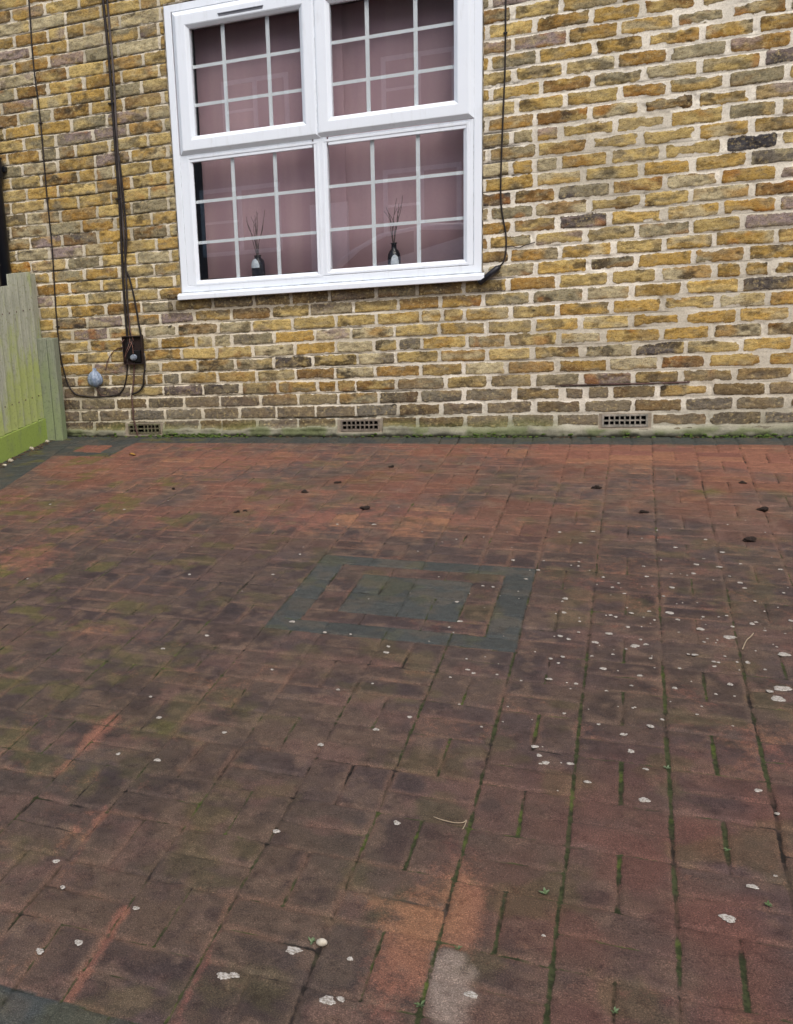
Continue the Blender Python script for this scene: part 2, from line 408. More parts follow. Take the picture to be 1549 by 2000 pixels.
# ================================================================ WINDOW
pvc = NT('white_upvc'); pn = pvc.noise(3, 4, .6)
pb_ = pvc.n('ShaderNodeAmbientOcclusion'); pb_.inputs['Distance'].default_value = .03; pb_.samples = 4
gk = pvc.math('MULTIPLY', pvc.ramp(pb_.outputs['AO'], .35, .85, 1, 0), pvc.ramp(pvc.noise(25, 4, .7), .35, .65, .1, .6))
pcol = pvc.mix(pvc.ramp(pn, .4, .75, 0, .5), (.85, .91, .97, 1), (.80, .86, .93, 1))
pcol = pvc.mix(pvc.ramp(pvc.noise(9, 5, .7, pvc.map((3, 3, .5))), .52, .75, 0, .22), pcol, (.50, .52, .50, 1))
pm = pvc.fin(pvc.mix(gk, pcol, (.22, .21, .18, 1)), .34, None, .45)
pbar = simple('white_glazing_bar', (.88, .92, .97, 1), (.84, .88, .94, 1), 8, .4)
gasket = simple('black_gasket', (.02, .02, .022, 1), rough=.6)
FR = MB()
FR.ring(WX0, WX1, .858, WZ1, [(0, .06), (0, -.006), (.004, -.010), (.040, -.010), (.044, -.006), (.044, .05)])
# transom and mullion of the outer frame
FR.box(WX0 + .044, -1.813, -.0092, .05, .902, 1.610); FR.box(-.247, WX1 - .044, -.0092, .05, .902, 1.612)
FR.box(WX0 + .044, -1.075, -.008, .05, 1.610, 1.655); FR.box(-.985, WX1 - .044, -.008, .05, 1.612, 1.655)
FR.box(-1.0665, -.9935, -.0095, .05, .902, WZ1 - .044)
wf = FR.build('window_frame', pm, house, bevel=.0015)
wf['label'] = 'white plastic window frame with mullion and transom'
sashp = [(0, -.0085), (.003, -.012), (.024, -.032), (.028, -.033), (.078, -.033), (.084, -.030), (.100, -.014), (.101, .02)]
def rect_glass(x0, x1, z0, z1, y=.010):
    m_ = MB(); m_.box(x0 - .012, x1 + .012, y, y + .004, z0 - .012, z1 + .012); return m_
gl_ = NT('window_glass'); gt = gl_.t; gt.nodes.remove(gl_.b)
tr = gl_.n('ShaderNodeBsdfTransparent'); tr.inputs[0].default_value = (.97, .98, .97, 1)
gs = gl_.n('ShaderNodeBsdfGlossy'); gs.inputs['Roughness'].default_value = .0; gs.inputs[0].default_value = (1, 1, 1, 1)
ge = gl_.n('ShaderNodeNewGeometry'); dt = gl_.n('ShaderNodeVectorMath', operation='DOT_PRODUCT')
gt.links.new(ge.outputs['Incoming'], dt.inputs[0]); gt.links.new(ge.outputs['Normal'], dt.inputs[1])
c_ = gl_.math('SUBTRACT', 1.0, gl_.math('ABSOLUTE', dt.outputs['Value']), clamp=True)
fw = gl_.math('MULTIPLY_ADD', gl_.math('POWER', c_, 5), .90, .12, clamp=True)
mx = gl_.n('ShaderNodeMixShader'); gt.links.new(fw, mx.inputs[0]); gt.links.new(tr.outputs[0], mx.inputs[1]); gt.links.new(gs.outputs[0], mx.inputs[2]); gt.links.new(mx.outputs[0], gl_.out.inputs[0])
glass = gl_.m
LIGHTS = [('open', -1.756, -1.121, 1.730, 2.334, [-1.5665, -1.308], [1.923, 2.131]),
          ('open', -.956, -.315, 1.735, 2.334, [-.763, -.511], [1.928, 2.140]),
          ('fix', -1.788, -1.067, .926, 1.611, [-1.5495, -1.2975], [1.147, 1.383]),
          ('fix', -.993, -.269, .934, 1.614, [-.7485, -.5055], [1.154, 1.390])]
for kind, x0, x1, z0, z1, vs, hs_ in LIGHTS:
    if kind == 'open':
        s_ = MB().ring(x0 - .100, x1 + .086 + .014, z0 - .078 - .0, z1 + .100, sashp)
        q = s_.build('window_sash', pm, wf, bevel=0)
        q['label'] = 'outward opening upper sash with moulded edge'
        g_ = MB().ring(x0 - .001, x1 + .001, z0 + .021, z1 + .001, [(0, .009), (.0025, .0035), (.003, .009)])
        zb = z0 + .022
        # lower member
    else:
        MBf = MB().ring(x0 - .03, x1 + .03, z0 - .03, z1 + .03, [(0, -.0075), (.002, -.012), (.012, -.012), (.030, .004), (.0305, .012)])
        q = MBf.build('glazing_bead', pm, wf)
    rect_glass(x0, x1, z0, z1).build('pane', glass, wf)
    b = MB(); hw = .0105
    zz = [z0] + hs_ + [z1]; 
    for v_ in vs: b.box(v_ - hw, v_ + hw, .0150, .0215, z0 - .005, z1 + .005)
    for h_ in hs_:
        xs_ = [x0 - .005] + [c for v_ in vs for c in (v_ - hw, v_ + hw)] + [x1 + .005]
        for a_ in range(0, len(xs_), 2): b.box(xs_[a_] + .0001, xs_[a_ + 1] - .0001, .0152, .0213, h_ - hw * .85, h_ + hw * .85)
    b.build('glazing_bars', pbar, wf)
slot = MB().box(-1.571, -1.317, -.0345, -.0325, 2.366, 2.378).box(-1.575, -1.313, -.039, -.0331, 2.3785, 2.382)
slot.build('vent_slot', simple('grey_slot', (.20, .21, .24, 1), rough=.5), wf)
# sill
S = MB()
prof = [(.04, .8575), (-.012, .8575), (-.040, .850), (-.0425, .846), (-.0425, .822), (-.038, .8185), (.04, .8185)]
x0, x1 = -1.922, -.160
V = [(x0, y, z) for y, z in prof] + [(x1, y, z) for y, z in prof]; n = len(prof)
S.add(V, [(a_, (a_ + 1) % n, n + (a_ + 1) % n, n + a_) for a_ in range(n)] + [tuple(range(n)), tuple(range(2 * n - 1, n - 1, -1))])
S.build('window_sill', pm, wf)
sealm = simple('old_sealant', lin(60, 54, 44), lin(170, 160, 140), 25, .8)
g_ = MB().tube([(WX0 - .002, -.0085, z) for z in np.arange(.86, 2.49, .05)], .0035, 6).tube([(WX1 + .003, -.0085, z) for z in np.arange(.86, 2.49, .05)], .0028, 6)
g_.tube([(x, -.006, WZ1 + .004) for x in np.arange(WX0, WX1 + .01, .05)], .006, 6)
g_.build('sealant', sealm, wf)
# inner board
MB().box(WX0 - .02, WX1 + .02, .055, .325, 2.372, 2.56).build('added_shade_lintel', plaster, house)  # unseen lintel box added to shade the curtain tops behind the upper panes
inner = MB().box(WX0 - .02, WX1 + .02, .062, .34, .86, .921)
inner.build('window_board', simple('cream_inner_board', lin(190, 180, 176), rough=.5), house)

# curtain
cur = NT('dusty_pink_curtain'); cn = cur.ramp(cur.noise(9, 3, .5, cur.map((1, 1, .08))), .35, .65)
cm = cur.fin(cur.mix(cn, lin(214, 182, 190), lin(203, 170, 180)), .9, cur.bump(cur.noise(500, 2, .5), .15, .001), .1)
def curtain(x0, x1, y, amp, seed, label):
    n_ = 260; rg = random.Random(seed); V = []; F = []
    ph = [rg.uniform(0, 6) for _ in range(4)]
    for zi, z in enumerate([.925, 1.2, 1.6, 2.0, 2.44]):
        for a_ in range(n_ + 1):
            s_ = a_ / n_; xw = x0 + (x1 - x0) * s_
            g2 = math.sin(xw * 17 + ph[0]) * .6 + math.sin(xw * 31 + ph[1] + z * .3) * .35 + math.sin(xw * 7 + ph[2]) * .6
            V.append((xw, y + amp * g2, min(z, 2.365)))
    for zi in range(4):
        for a_ in range(n_): F.append((zi * (n_ + 1) + a_, zi * (n_ + 1) + a_ + 1, (zi + 1) * (n_ + 1) + a_ + 1, (zi + 1) * (n_ + 1) + a_))
    o = mesh('curtain', V, F, cm, None, True)
    so = o.modifiers.new('s', 'SOLIDIFY'); so.thickness = .002
    return tag(o, label, 'curtain', 'curtains behind the window')
curtain(-1.80, -.93, .205, .008, 3, 'dusty pink curtain behind the left half of the window')
curtain(-.975, -.20, .228, .009, 5, 'dusty pink curtain behind the right half of the window')

# vases
vm = simple('dark_glazed_bottle', lin(34, 36, 46), rough=.25, spec=.6)
lm = simple('pale_label', lin(226, 234, 244), lin(200, 212, 226), 60, .7)
bark = simple('dark_twig', lin(128, 112, 112), lin(86, 74, 74), 40, .8)
bud = simple('pale_catkin', lin(236, 226, 226), lin(170, 150, 150), 60, .8)
def vase(x, yv, H, wd, label, seed, lx, tall):
    z0 = .9215
    v_ = thing('bottle_vase', label, 'vase', (x, yv, z0), 'vases on the window board')
    if tall: pr = [(.0, 0), (wd * .95, 0), (wd, .004), (wd * 1.0, H * .52), (wd * .95, H * .66), (wd * .80, H * .77), (wd * .52, H * .85), (wd * .46, H * .93), (wd * .54, H * .96), (wd * .54, H), (wd * .38, H), (wd * .38, H * .9), (0, H * .9)]
    else: pr = [(.0, 0), (wd * .95, 0), (wd, .004), (wd * 1.0, H * .38), (wd * .93, H * .52), (wd * .70, H * .66), (wd * .42, H * .74), (wd * .38, H * .93), (wd * .50, H * .96), (wd * .50, H), (wd * .34, H), (wd * .34, H * .9), (0, H * .9)]
    zb0, zt0, sp0 = (.42, .42, 1.0) if tall else (.10, .40, .62)
    MB().lathe((x, yv, z0), pr, 28).build('bottle', vm, v_, sm=True)
    # arched label wrapped on the front
    m_ = MB(); V = []; F = []; N = 10; M_ = 8
    for a_ in range(N + 1):
        tt = a_ / N * 2 - 1; ang = -math.pi / 2 + lx + tt * sp0
        top = H * (zb0 + .10 + (zt0 - .10) * math.sqrt(max(0, 1 - tt * tt)))
        for b_ in range(M_ + 1):
            hz = H * zb0 + (top - H * zb0) * b_ / M_
            # radius from profile
            rr = np.interp(hz, [p_[1] for p_ in pr[1:8]], [p_[0] for p_ in pr[1:8]]) + .0012
            V.append((x + rr * math.cos(ang), yv + rr * math.sin(ang), z0 + hz))
    for a_ in range(N):
        for b_ in range(M_): F.append((a_ * (M_ + 1) + b_, (a_ + 1) * (M_ + 1) + b_, (a_ + 1) * (M_ + 1) + b_ + 1, a_ * (M_ + 1) + b_ + 1))
    m_.add(V, F).build('bottle_label', lm, v_, sm=True)
    rg = random.Random(seed)
    for q in range(9):
        tw = MB(); cb = MB()
        dx_ = rg.uniform(-.05, .05) + (q - 4) * .009; dy_ = rg.uniform(-.02, .015); hh = rg.uniform(.19, .29)
        kx = [rg.uniform(-.013, .013) for _ in range(5)]
        fx = lambda f_: x + dx_ * f_ ** 1.4 + np.interp(f_, (0, .25, .5, .75, 1), kx) * f_
        P = [(fx(f_), yv + dy_ * f_, z0 + H * .8 + hh * f_) for f_ in (0, .25, .5, .75, 1)]
        tw.tube(P, [.0026, .0024, .002, .0017, .0012], 5)
        for f_ in np.arange(.5, 1.01, .1):
            sg = rg.choice((-1, 1)) * .0035 * (f_ < .97)
            cb.blob((fx(f_) + sg, yv + dy_ * f_ - .003, z0 + H * .8 + hh * f_), .0056, rg.random(), 1, (.8, .8, 1.5), .1)
        tt_ = tw.build('twig', bark, v_, sm=True); cb.build('catkin', bud, tt_, sm=True)
vase(-1.452, .115, .125, .040, 'squat dark bottle vase of catkin twigs with large pale label, behind left lower pane', 4, -.55, True)
vase(-.655, .115, .132, .036, 'slim necked dark bottle vase of catkin twigs with small label, behind right lower pane', 9, .25, False)

# ================================================================ AIR BRICKS
terr = simple('weathered_terracotta', lin(132, 120, 108), lin(104, 96, 86), 70, .9, .3)
terrm = simple('mossy_terracotta', lin(112, 112, 84), lin(84, 72, 62), 60, .95, .4)
terrg = simple('limey_terracotta', lin(160, 152, 140), lin(120, 118, 108), 40, .9, .3)
for vi, (x0, x1, z0, z1) in enumerate(VENTS):
    b = MB(); y0, y1 = -.0085, .02
    b.ring(x0 - .006, x1 + .006, z0 - .006, z1 + .006, [(0, y1), (0, y0 + .001), (.001, y0), (.010, y0), (.011, y1)])
    cw = (x1 - x0 - .010) / 8; b.box(x0 + .005, x1 - .005, y0 + .002, y1, (z0 + z1) / 2 - .003, (z0 + z1) / 2 + .003)
    for q in range(1, 8):
        if vi == 0 and q in (3,): continue
        xc = x0 + .005 + cw * q
        for za, zb in ((z0 + .0051, (z0 + z1) / 2 - .0032), ((z0 + z1) / 2 + .0032, z1 - .0051)): b.box(xc - .0032, xc + .0032, y0 + .0015, y1, za, zb)
    o = b.build('air_brick', [terrm, terr, terrg][vi], house)
    o['label'] = ['mossy grated air brick crossed by a cable', 'reddish grated air brick under the window', 'pale limed grated air brick'][vi]

# ================================================================ CABLES AND FITTINGS
blk = simple('black_cable_sheath', lin(30, 26, 25), lin(52, 44, 40), 30, .5)
gry = simple('grey_brown_cable_sheath', lin(96, 88, 84), lin(48, 42, 40), 12, .45, stretch=(1, 1, .4))
rust = simple('rust_brown_lead', lin(74, 48, 42), lin(110, 84, 78), 30, .7)
def wp(pts, y=-.012): return [(x, y + (q[2] if len(q) > 2 else 0), z) for q in pts for x, z in [q[:2]]]
def cable(pts, r_, mat, label, y=-.012, clips=()):
    o = thing('wall_cable', label, 'cable', (pts[0][0], 0, pts[0][1]), 'cables fixed to the brick wall')
    MB().tube(wp(pts, y), r_, 8).build('cable_run', mat, o, sm=True)
    if clips:
        for (cx, cz) in clips: MB().box(cx - r_ * 2.6, cx + r_ * 2.2, y - r_ * 1.3, -.004, cz - .004, cz + .004).build('cable_clip', blk, o, bevel=.001)
    return o
cable([(-2.75, 4.4), (-2.752, 3.2), (-2.755, 2.652), (-2.765, 2.3), (-2.754, 1.981), (-2.758, 1.555), (-2.756, 1.21), (-2.765, .98), (-2.772, .759), (-2.771, .527), (-2.752, .40), (-2.735, .325), (-2.69, .262), (-2.62, .243), (-2.537, .235), (-2.45, .238), (-2.372, .254), (-2.33, .31), (-2.306, .40), (-2.300, .47)], .0048, blk,
      'thin black cable looping down the wall furthest left and under the blue scrap', clips=[(-2.754, 1.95), (-2.758, 1.5), (-2.770, .70)])
cable([(-2.28, 4.4), (-2.275, 3.2), (-2.271, 2.572), (-2.262, 2.262), (-2.266, 1.831), (-2.268, 1.5), (-2.270, 1.324), (-2.285, .922), (-2.286, .62), (-2.284, .56)], .0085, blk,
      'thick black cable running straight down to the open junction box', y=-.014, clips=[(-2.266, 2.0), (-2.268, 1.45)])
cable([(-2.262, 4.4), (-2.255, 3.2), (-2.243, 2.567), (-2.240, 2.147), (-2.250, 1.8), (-2.252, 1.415), (-2.256, 1.108), (-2.262, .95), (-2.266, .75), (-2.262, .62), (-2.25, .56)], .0070, gry,
      'grey brown cable twisting beside the thick black one', y=-.018)
cable([(-2.246, 1.7), (-2.236, 1.45), (-2.238, 1.2), (-2.262, 1.046), (-2.240, .98), (-2.222, .887), (-2.208, .78), (-2.200, .696), (-2.188, .60), (-2.182, .503), (-2.180, .422), (-2.192, .36), (-2.202, .30), (-2.24, .262), (-2.285, .248)], .0062, blk,
      'dark cable bowing out to the right around the junction box', y=-.020)
cable([(-2.322, .548), (-2.36, .542), (-2.395, .520), (-2.425, .485), (-2.444, .448), (-2.456, .41)], .0030, rust,
      'short brown lead curling out of the left side of the junction box')
cable([(-2.250, .45), (-2.262, .36), (-2.270, .31), (-2.284, .25), (-2.288, .212), (-2.286, .14), (-2.288, .09), (-2.276, .03), (-2.268, -.02), (-2.268, -.045)], .0050, rust,
      'reddish brown lead dropping from the junction box past the mossy air brick', y=-.016)
cable([(-.06, 4.4), (-.062, 3.0), (-.064, 2.206), (-.064, 1.915), (-.072, 1.65), (-.078, 1.464), (-.081, 1.30), (-.078, 1.204), (-.066, 1.12), (-.054, 1.057), (-.051, .99), (-.056, .937), (-.068, .90), (-.088, .884)], .0042, blk,
      'thin black cable running down the wall right of the window', clips=[(-.063, 2.05)])
cable([(-.053, .985), (-.035, .985), (-.018, .984), (.0, .976), (.018, .975), (.04, .985), (.065, .990), (.092, .997)], .0026, blk,
      'short frayed black tail sticking out sideways right of the window')
pb0 = simple('black_tube_plastic', lin(20, 20, 24), lin(36, 36, 42), 60, .35)
# joint tube by the sill corner
cj = thing('cable_joint', 'black tubular cable joint slanting beside the right end of the sill', 'cable joint', (-.13, -.02, .845))
MB().tube([(-.188, -.030, .802), (-.184, -.030, .805), (-.095, -.022, .876), (-.080, -.02, .886)], [.011, .0165, .0165, .008], 14, sm=False).build('joint_tube', pb0, cj, sm=True)
MB().tube([(-.165, -.034, .808), (-.125, -.036, .836), (-.105, -.030, .860)], .004, 6).build('bonded_cable', gry, cj, sm=True)
# junction box
jb = thing('junction_box', 'broken open dark brown junction box with loose wires on the brick wall', 'junction box', (-2.247, 0, .437))
jm = simple('burnt_brown_plastic', lin(52, 36, 32), lin(30, 24, 24), 30, .55)
b = MB().box(-2.314, -2.181, -.014, -.004, .440, .618)
b.build('back_plate', jm, jb, bevel=.002)
b = MB().ring(-2.314, -2.181, .440, .618, [(0, -.0145), (0, -.042), (.005, -.042), (.006, -.0145)])
b.build('box_rim', jm, jb)
b = MB().box(-2.290, -2.252, -.030, -.0142, .47, .575).box(-2.25, -2.20, -.034, -.0144, .452, .525)
b.build('terminal_block', simple('black_terminal', lin(22, 22, 26), rough=.4), jb, bevel=.003)
b = MB().lathe((0, 0, 0), [(0, .0), (.021, .0), (.024, .004), (.024, .013), (.020, .018), (0, .019)], 20)
b.v = [(-2.242 + x_, -.036 - z_ * .7, .484 + y_ * .8) for x_, y_, z_ in b.v]
b.build('wire_nut', simple('silver_grey_cap', lin(150, 160, 172), lin(90, 98, 110), 50, .3), jb, sm=True)
b = MB()
cw_ = [[(-2.27, -.02, .62), (-2.262, -.04, .59), (-2.245, -.046, .565), (-2.242, -.046, .54), (-2.243, -.044, .505)],
       [(-2.262, -.03, .60), (-2.27, -.045, .56), (-2.285, -.048, .53), (-2.296, -.044, .51)],
       [(-2.25, -.03, .585), (-2.262, -.046, .55), (-2.28, -.05, .52), (-2.298, -.046, .495), (-2.303, -.04, .47)],
       [(-2.30, -.03, .60), (-2.312, -.045, .585), (-2.33, -.03, .575), (-2.345, -.012, .565)],
       [(-2.266, -.02, .78), (-2.256, -.022, .72), (-2.262, -.024, .67), (-2.25, -.03, .63), (-2.236, -.04, .59)]]
for c_ in cw_: b.tube(c_, .0016, 5)
b.build('loose_wires', simple('pinkish_copper_wire', lin(168, 128, 112), lin(110, 76, 66), 40, .5), jb, sm=True)
MB().box(-2.185, -2.176, -.024, -.006, .40, .505).build('side_clip', simple('pale_clip', lin(150, 144, 138), rough=.6), jb, bevel=.001)
# pale blue scrap of plastic
bs = thing('plastic_cap', 'pale blue crumpled plastic cap over a cable end on the lower left wall', 'plastic cap', (-2.53, 0, .30))
V = []; F = []; N = 28
rings = [(.000, .006, .108, .010), (.012, .006, .120, .012), (.013, .010, .104, .018), (.026, .012, .096, .024), (.044, .016, .080, .030), (.054, .02, .058, .032), (.056, .022, .036, .030), (.044, .018, .018, .026), (.020, .010, .004, .016), (.006, .004, -.002, .010)]
rg = random.Random(3)
for ri, (rw, _, hz, dp) in enumerate(rings):
    for q in range(N):
        a_ = 2 * math.pi * q / N; cr = 1 + .16 * math.sin(a_ * 7 + ri * .5) * (ri > 2) + rg.uniform(-.05, .05)
        V.append((-2.531 + .86 * rw * math.cos(a_) * cr, -.012 - dp * .5 - dp * math.sin(a_) * cr, .303 + hz))
for ri in range(len(rings) - 1):
    for q in range(N): F.append((ri * N + q, ri * N + (q + 1) % N, (ri + 1) * N + (q + 1) % N, (ri + 1) * N + q))
F.append(tuple(range(N)))
bp = NT('pale_blue_film'); bm_ = bp.fin(bp.mix(bp.ramp(bp.noise(60, 3, .6), .35, .65), lin(158, 172, 190), lin(118, 134, 156)), .4, bp.bump(bp.noise(90, 3, .7), .6, .004), .4)
mesh('crumpled_cap', V, F, bm_, bs, True)
MB().tube([(-2.531, -.02, .303), (-2.528, -.016, .285), (-2.515, -.014, .262), (-2.50, -.012, .245), (-2.47, -.012, .239)], .0028, 6).build('cap_lead', rust, bs, sm=True)
# rusty strip in the bed joint, right
ms = thing('metal_strip', 'thin dark rusty strip lying in a mortar joint above the right air brick', 'metal strip', (.5, 0, .232))
P = [(.225, -.010, .231), (.35, -.012, .2305), (.5, -.011, .230), (.62, -.013, .2285), (.74, -.010, .229), (.845, -.011, .2305)]
MB().tube(P, [.002, .0032, .0035, .0035, .004, .0045], 6).build('strip_rod', simple('rust', lin(58, 44, 42), lin(96, 70, 66), 12, .8), ms, sm=True)
# downpipe
PX = -3.089
dp = thing('drain_pipe', 'black plastic drain pipe at the far left of the wall behind the fence', 'drain pipe', (-3.11, -.06, gz(-3.11, -.06)))
pb = simple('black_pipe_plastic', lin(14, 16, 24), lin(24, 26, 34), 8, .4)
MB().tube([(PX, -.058, gz(-3.1, 0)), (PX, -.058, 4.5)], .040, 24, sm=False).build('pipe', pb, dp, sm=True)
MB().lathe((PX, -.058, 1.645), [(.041, 0), (.052, .002), (.054, .01), (.054, .10), (.050, .118), (.056, .120), (.056, .128), (.041, .13)], 24).build('pipe_collar', pb, dp, sm=True)
MB().box(PX - .07, PX + .066, -.040, -.004, 1.69, 1.72).build('pipe_bracket', pb, dp, bevel=.003)
sc_ = thing('slack_cord', 'thin dark cord hanging slack across the black drain pipe', 'cord', (-3.07, -.1, 1.1))
MB().tube([(-3.30, -.012, 1.20), (-3.22, -.07, 1.10), (-3.15, -.108, 1.085), (-3.10, -.104, 1.115), (-3.04, -.03, 1.165), (-2.96, -.012, 1.19), (-2.90, -.010, 1.185)], .0018, 6).build('cord', gry, sc_, sm=True)

# ================================================================ FENCE
fence = thing('wooden_fence', 'mossy green vertical board fence on a gravel board, standing out from the wall', 'fence', (-2.87, -.4, gz(-2.87, -.4)))
def wood(name, base, moss, amt, seed):
    t = NT(name); gv = t.map((14, 14, .8), (seed, 0, 0))
    g1 = t.noise(9, 5, .65, gv); c = t.mix(t.ramp(g1, .3, .7), base, tuple(x * .7 for x in base[:3]) + (1,))
    sep = t.n('ShaderNodeSeparateXYZ'); t.set(sep.inputs[0], t.tc)
    mz = t.ramp(sep.outputs['Z'], -.1, 1.1, .20, -.18)
    mo = t.ramp(t.math('ADD', t.noise(4.5, 5, .65, t.map((1, 2, .55), (seed, 2, 0))), mz), .44 - amt, .66 - amt)
    c = t.mix(mo, c, moss)
    c = t.mix(t.ramp(t.vor(9, t.map((1, 1, .45), (seed, 5, 1))), .03, .07, .55, 0), c, lin(88, 78, 58))
    c = t.mix(t.ramp(t.noise(16, 6, .8, t.map((1, 1, .6), (seed, 1, 1))), .48, .66, 0, .5), c, tuple(x * .62 for x in base[:3]) + (1,))
    c = t.mix(t.ramp(t.noise(60, 4, .7), .52, .7, 0, .55), c, tuple(x * .45 for x in moss[:3]) + (1,))
    return t.fin(c, .85, t.bump(t.noise(30, 5, .7, gv), .5, .004), .2)
wa = wood('weathered_grey_board', lin(190, 192, 172), lin(170, 180, 112), .05, 1)
wb = wood('green_mossy_board', lin(160, 172, 124), lin(154, 174, 88), .06, 4)
wc = wood('greenish_post_wood', lin(150, 156, 136), lin(138, 150, 112), -.03, 8)
y = -.150; rg = random.Random(11); n_b = 0
while y > -2.1:
    wd = .086
    top = 1.062 if y > -.33 else .992 + rg.uniform(-.004, .004)
    b = MB(); tk = .018
    gh = gz(-2.86, y) + .150
    V = []
    # feather edge profile: thick side overlaps the next
    pr = [(-2.862 + .000, y), (-2.862 + .004, y - wd * .1), (-2.862 - .017, y - wd), (-2.886, y - wd), (-2.886, y)]
    for z_ in (gh, top): V += [(px_, py_, z_ + (rg.uniform(-.002, .002))) for px_, py_ in pr]
    b.add(V, [(0, 1, 6, 5), (1, 2, 7, 6), (2, 3, 8, 7), (3, 4, 9, 8), (4, 0, 5, 9), (0, 4, 3, 2, 1), (5, 6, 7, 8, 9)])
    b.build('fence_board', wa, fence, bevel=.0012); n_b += 1
    y -= wd + .0035
for zc in (.28, .83):
    yy = -.193
    while yy > -2.05:
        nb_ = MB().lathe((0, 0, 0), [(0, 0), (.0042, 0), (.0042, .003), (0, .0032)], 10)
        nb_.v = [(-2.866 + z_, yy + x_, zc + y_) for x_, y_, z_ in nb_.v]
        nb_.build('nail_head', rust, fence)
        yy -= .0895
# gravel board following the ground
V = []
for y_ in (-.130, -2.1):
    for x_ in (-2.893, -2.853):
        for z_ in (gz(-2.86, y_) - .03, gz(-2.86, y_) + .148): V.append((x_, y_, z_))
MB().add(V, [(0, 1, 3, 2), (4, 6, 7, 5), (0, 4, 5, 1), (2, 3, 7, 6), (0, 2, 6, 4), (1, 5, 7, 3)]).build('gravel_board', wb, fence, bevel=.003)
MB().box(-2.925, -2.8875, -2.1, -.06, .80, .86).box(-2.925, -2.8875, -2.1, -.06, .25, .31).build('fence_rail', wa, fence, bevel=.003)
MB().box(-2.935, -2.875, -.122, -.052, gz(-2.9, -.1) - .02, 1.05).build('fence_post', wa, fence, bevel=.003)
pst = thing('timber_post', 'short greenish square timber post between the fence and the wall', 'post', (-2.81, -.11, gz(-2.81, -.11)))
MB().box(-2.868, -2.797, -.150, -.070, gz(-2.83, -.1) - .03, .640).build('post_body', wc, pst, bevel=.004)
MB().box(-2.7955, -2.744, -.142, -.074, gz(-2.77, -.1) - .03, .636).build('post_batten', wc, pst, bevel=.003)

# ================================================================ BLOCK PAVING
GR, U, GU, GV_ = -.0552, .0964, 5.0419, -23.2974
cg, sg = math.cos(GR), math.sin(GR)
GX = np.unique(np.round(np.concatenate([np.arange(-2.9, 1.7, .005), np.arange(1.7, 3.6, .02)]), 4))
ys = [0.01]
while ys[-1] > -5.9: ys.append(ys[-1] - (.006 if ys[-1] > -5.1 else .02))
GY = np.array(ys[::-1])
X, Yy = np.meshgrid(GX, GY)
wob = .0022
Xn = X + (fbm(X, Yy, .25, 201) - .5) * .007; Yn = Yy + (fbm(X, Yy, .25, 202) - .5) * .007
u = (cg * Xn + sg * Yn) / U - GU; v = (-sg * Xn + cg * Yn) / U - GV_
I = np.floor(u / 2); J = np.floor(v / 2)
par = np.mod(I + J, 2) < .5        # True: split along u (pavers long in v)
iu = np.floor(u); jv = np.floor(v)
du0 = np.where(par, u - iu, u - 2 * I); du1 = np.where(par, iu + 1 - u, 2 * I + 2 - u)
dv0 = np.where(par, v - 2 * J, v - jv); dv1 = np.where(par, 2 * J + 2 - v, jv + 1 - v)
ida = np.where(par, iu, 2 * I + .0); idb = np.where(par, 2 * J, jv)
typ = np.zeros_like(u)             # 0 clay red, 1 charcoal
# inset square, 8 units each way
qu = u + 10; qv = -v
ins = (qu > 0) & (qu < 8) & (qv > 0) & (qv < 8)
mm = np.minimum(np.minimum(qu, 8 - qu), np.minimum(qv, 8 - qv))
rg_ = np.floor(mm)
for rr in (0, 1):
    s_ = ins & (rg_ == rr)
    hor = s_ & ((np.floor(qv) == rr) | (np.floor(8 - qv) == rr))
    ver = s_ & ~hor
    a0 = rr; piece = np.floor((qu - a0) / 2)
    du0 = np.where(hor, qu - a0 - 2 * piece, du0); du1 = np.where(hor, 2 - (qu - a0 - 2 * piece), du1)
    dv0 = np.where(hor, qv - np.floor(qv), dv0); dv1 = np.where(hor, 1 - (qv - np.floor(qv)), dv1)
    ida = np.where(hor, 500 + piece, ida); idb = np.where(hor, 500 + np.floor(qv), idb)
    pv = np.floor((qv - a0 - 1) / 2)
    dv0 = np.where(ver, qv - a0 - 1 - 2 * pv, dv0); dv1 = np.where(ver, 2 - (qv - a0 - 1 - 2 * pv), dv1)
    du0 = np.where(ver, qu - np.floor(qu), du0); du1 = np.where(ver, 1 - (qu - np.floor(qu)), du1)
    ida = np.where(ver, 700 + np.floor(qu), ida); idb = np.where(ver, 700 + pv, idb)
    if rr == 0: typ = np.where(s_, 1, typ)
typ = np.where(ins & (mm > 2), 1, typ)
# near dark border
nb = (v < -25.93) & (v > -28)
typ = np.where(nb, 1, typ)
du0 = np.where(nb, u - iu, du0); du1 = np.where(nb, iu + 1 - u, du1); dv0 = np.where(nb, v + 28, dv0); dv1 = np.where(nb, -25.93 - v, dv1)
ida = np.where(nb, iu + 900, ida); idb = np.where(nb, 900, idb)
dv0 = np.where((v > -25.93) & (v < -24), np.minimum(dv0, v + 25.93), dv0)
# dark soldier course along the house
bd = -.197
wb_ = Yn > bd
cx = X / U; ci = np.floor(cx)
typ = np.where(wb_, 1, typ); ida = np.where(wb_, ci + 2000, ida); idb = np.where(wb_, 2000, idb)
du0 = np.where(wb_, cx - ci, du0); du1 = np.where(wb_, ci + 1 - cx, du1); dv0 = np.where(wb_, (Yn - bd) / U, dv0); dv1 = np.where(wb_, 1, dv1)
dv1 = np.where(~wb_, np.minimum(dv1, (bd - Yn) / U), dv1)
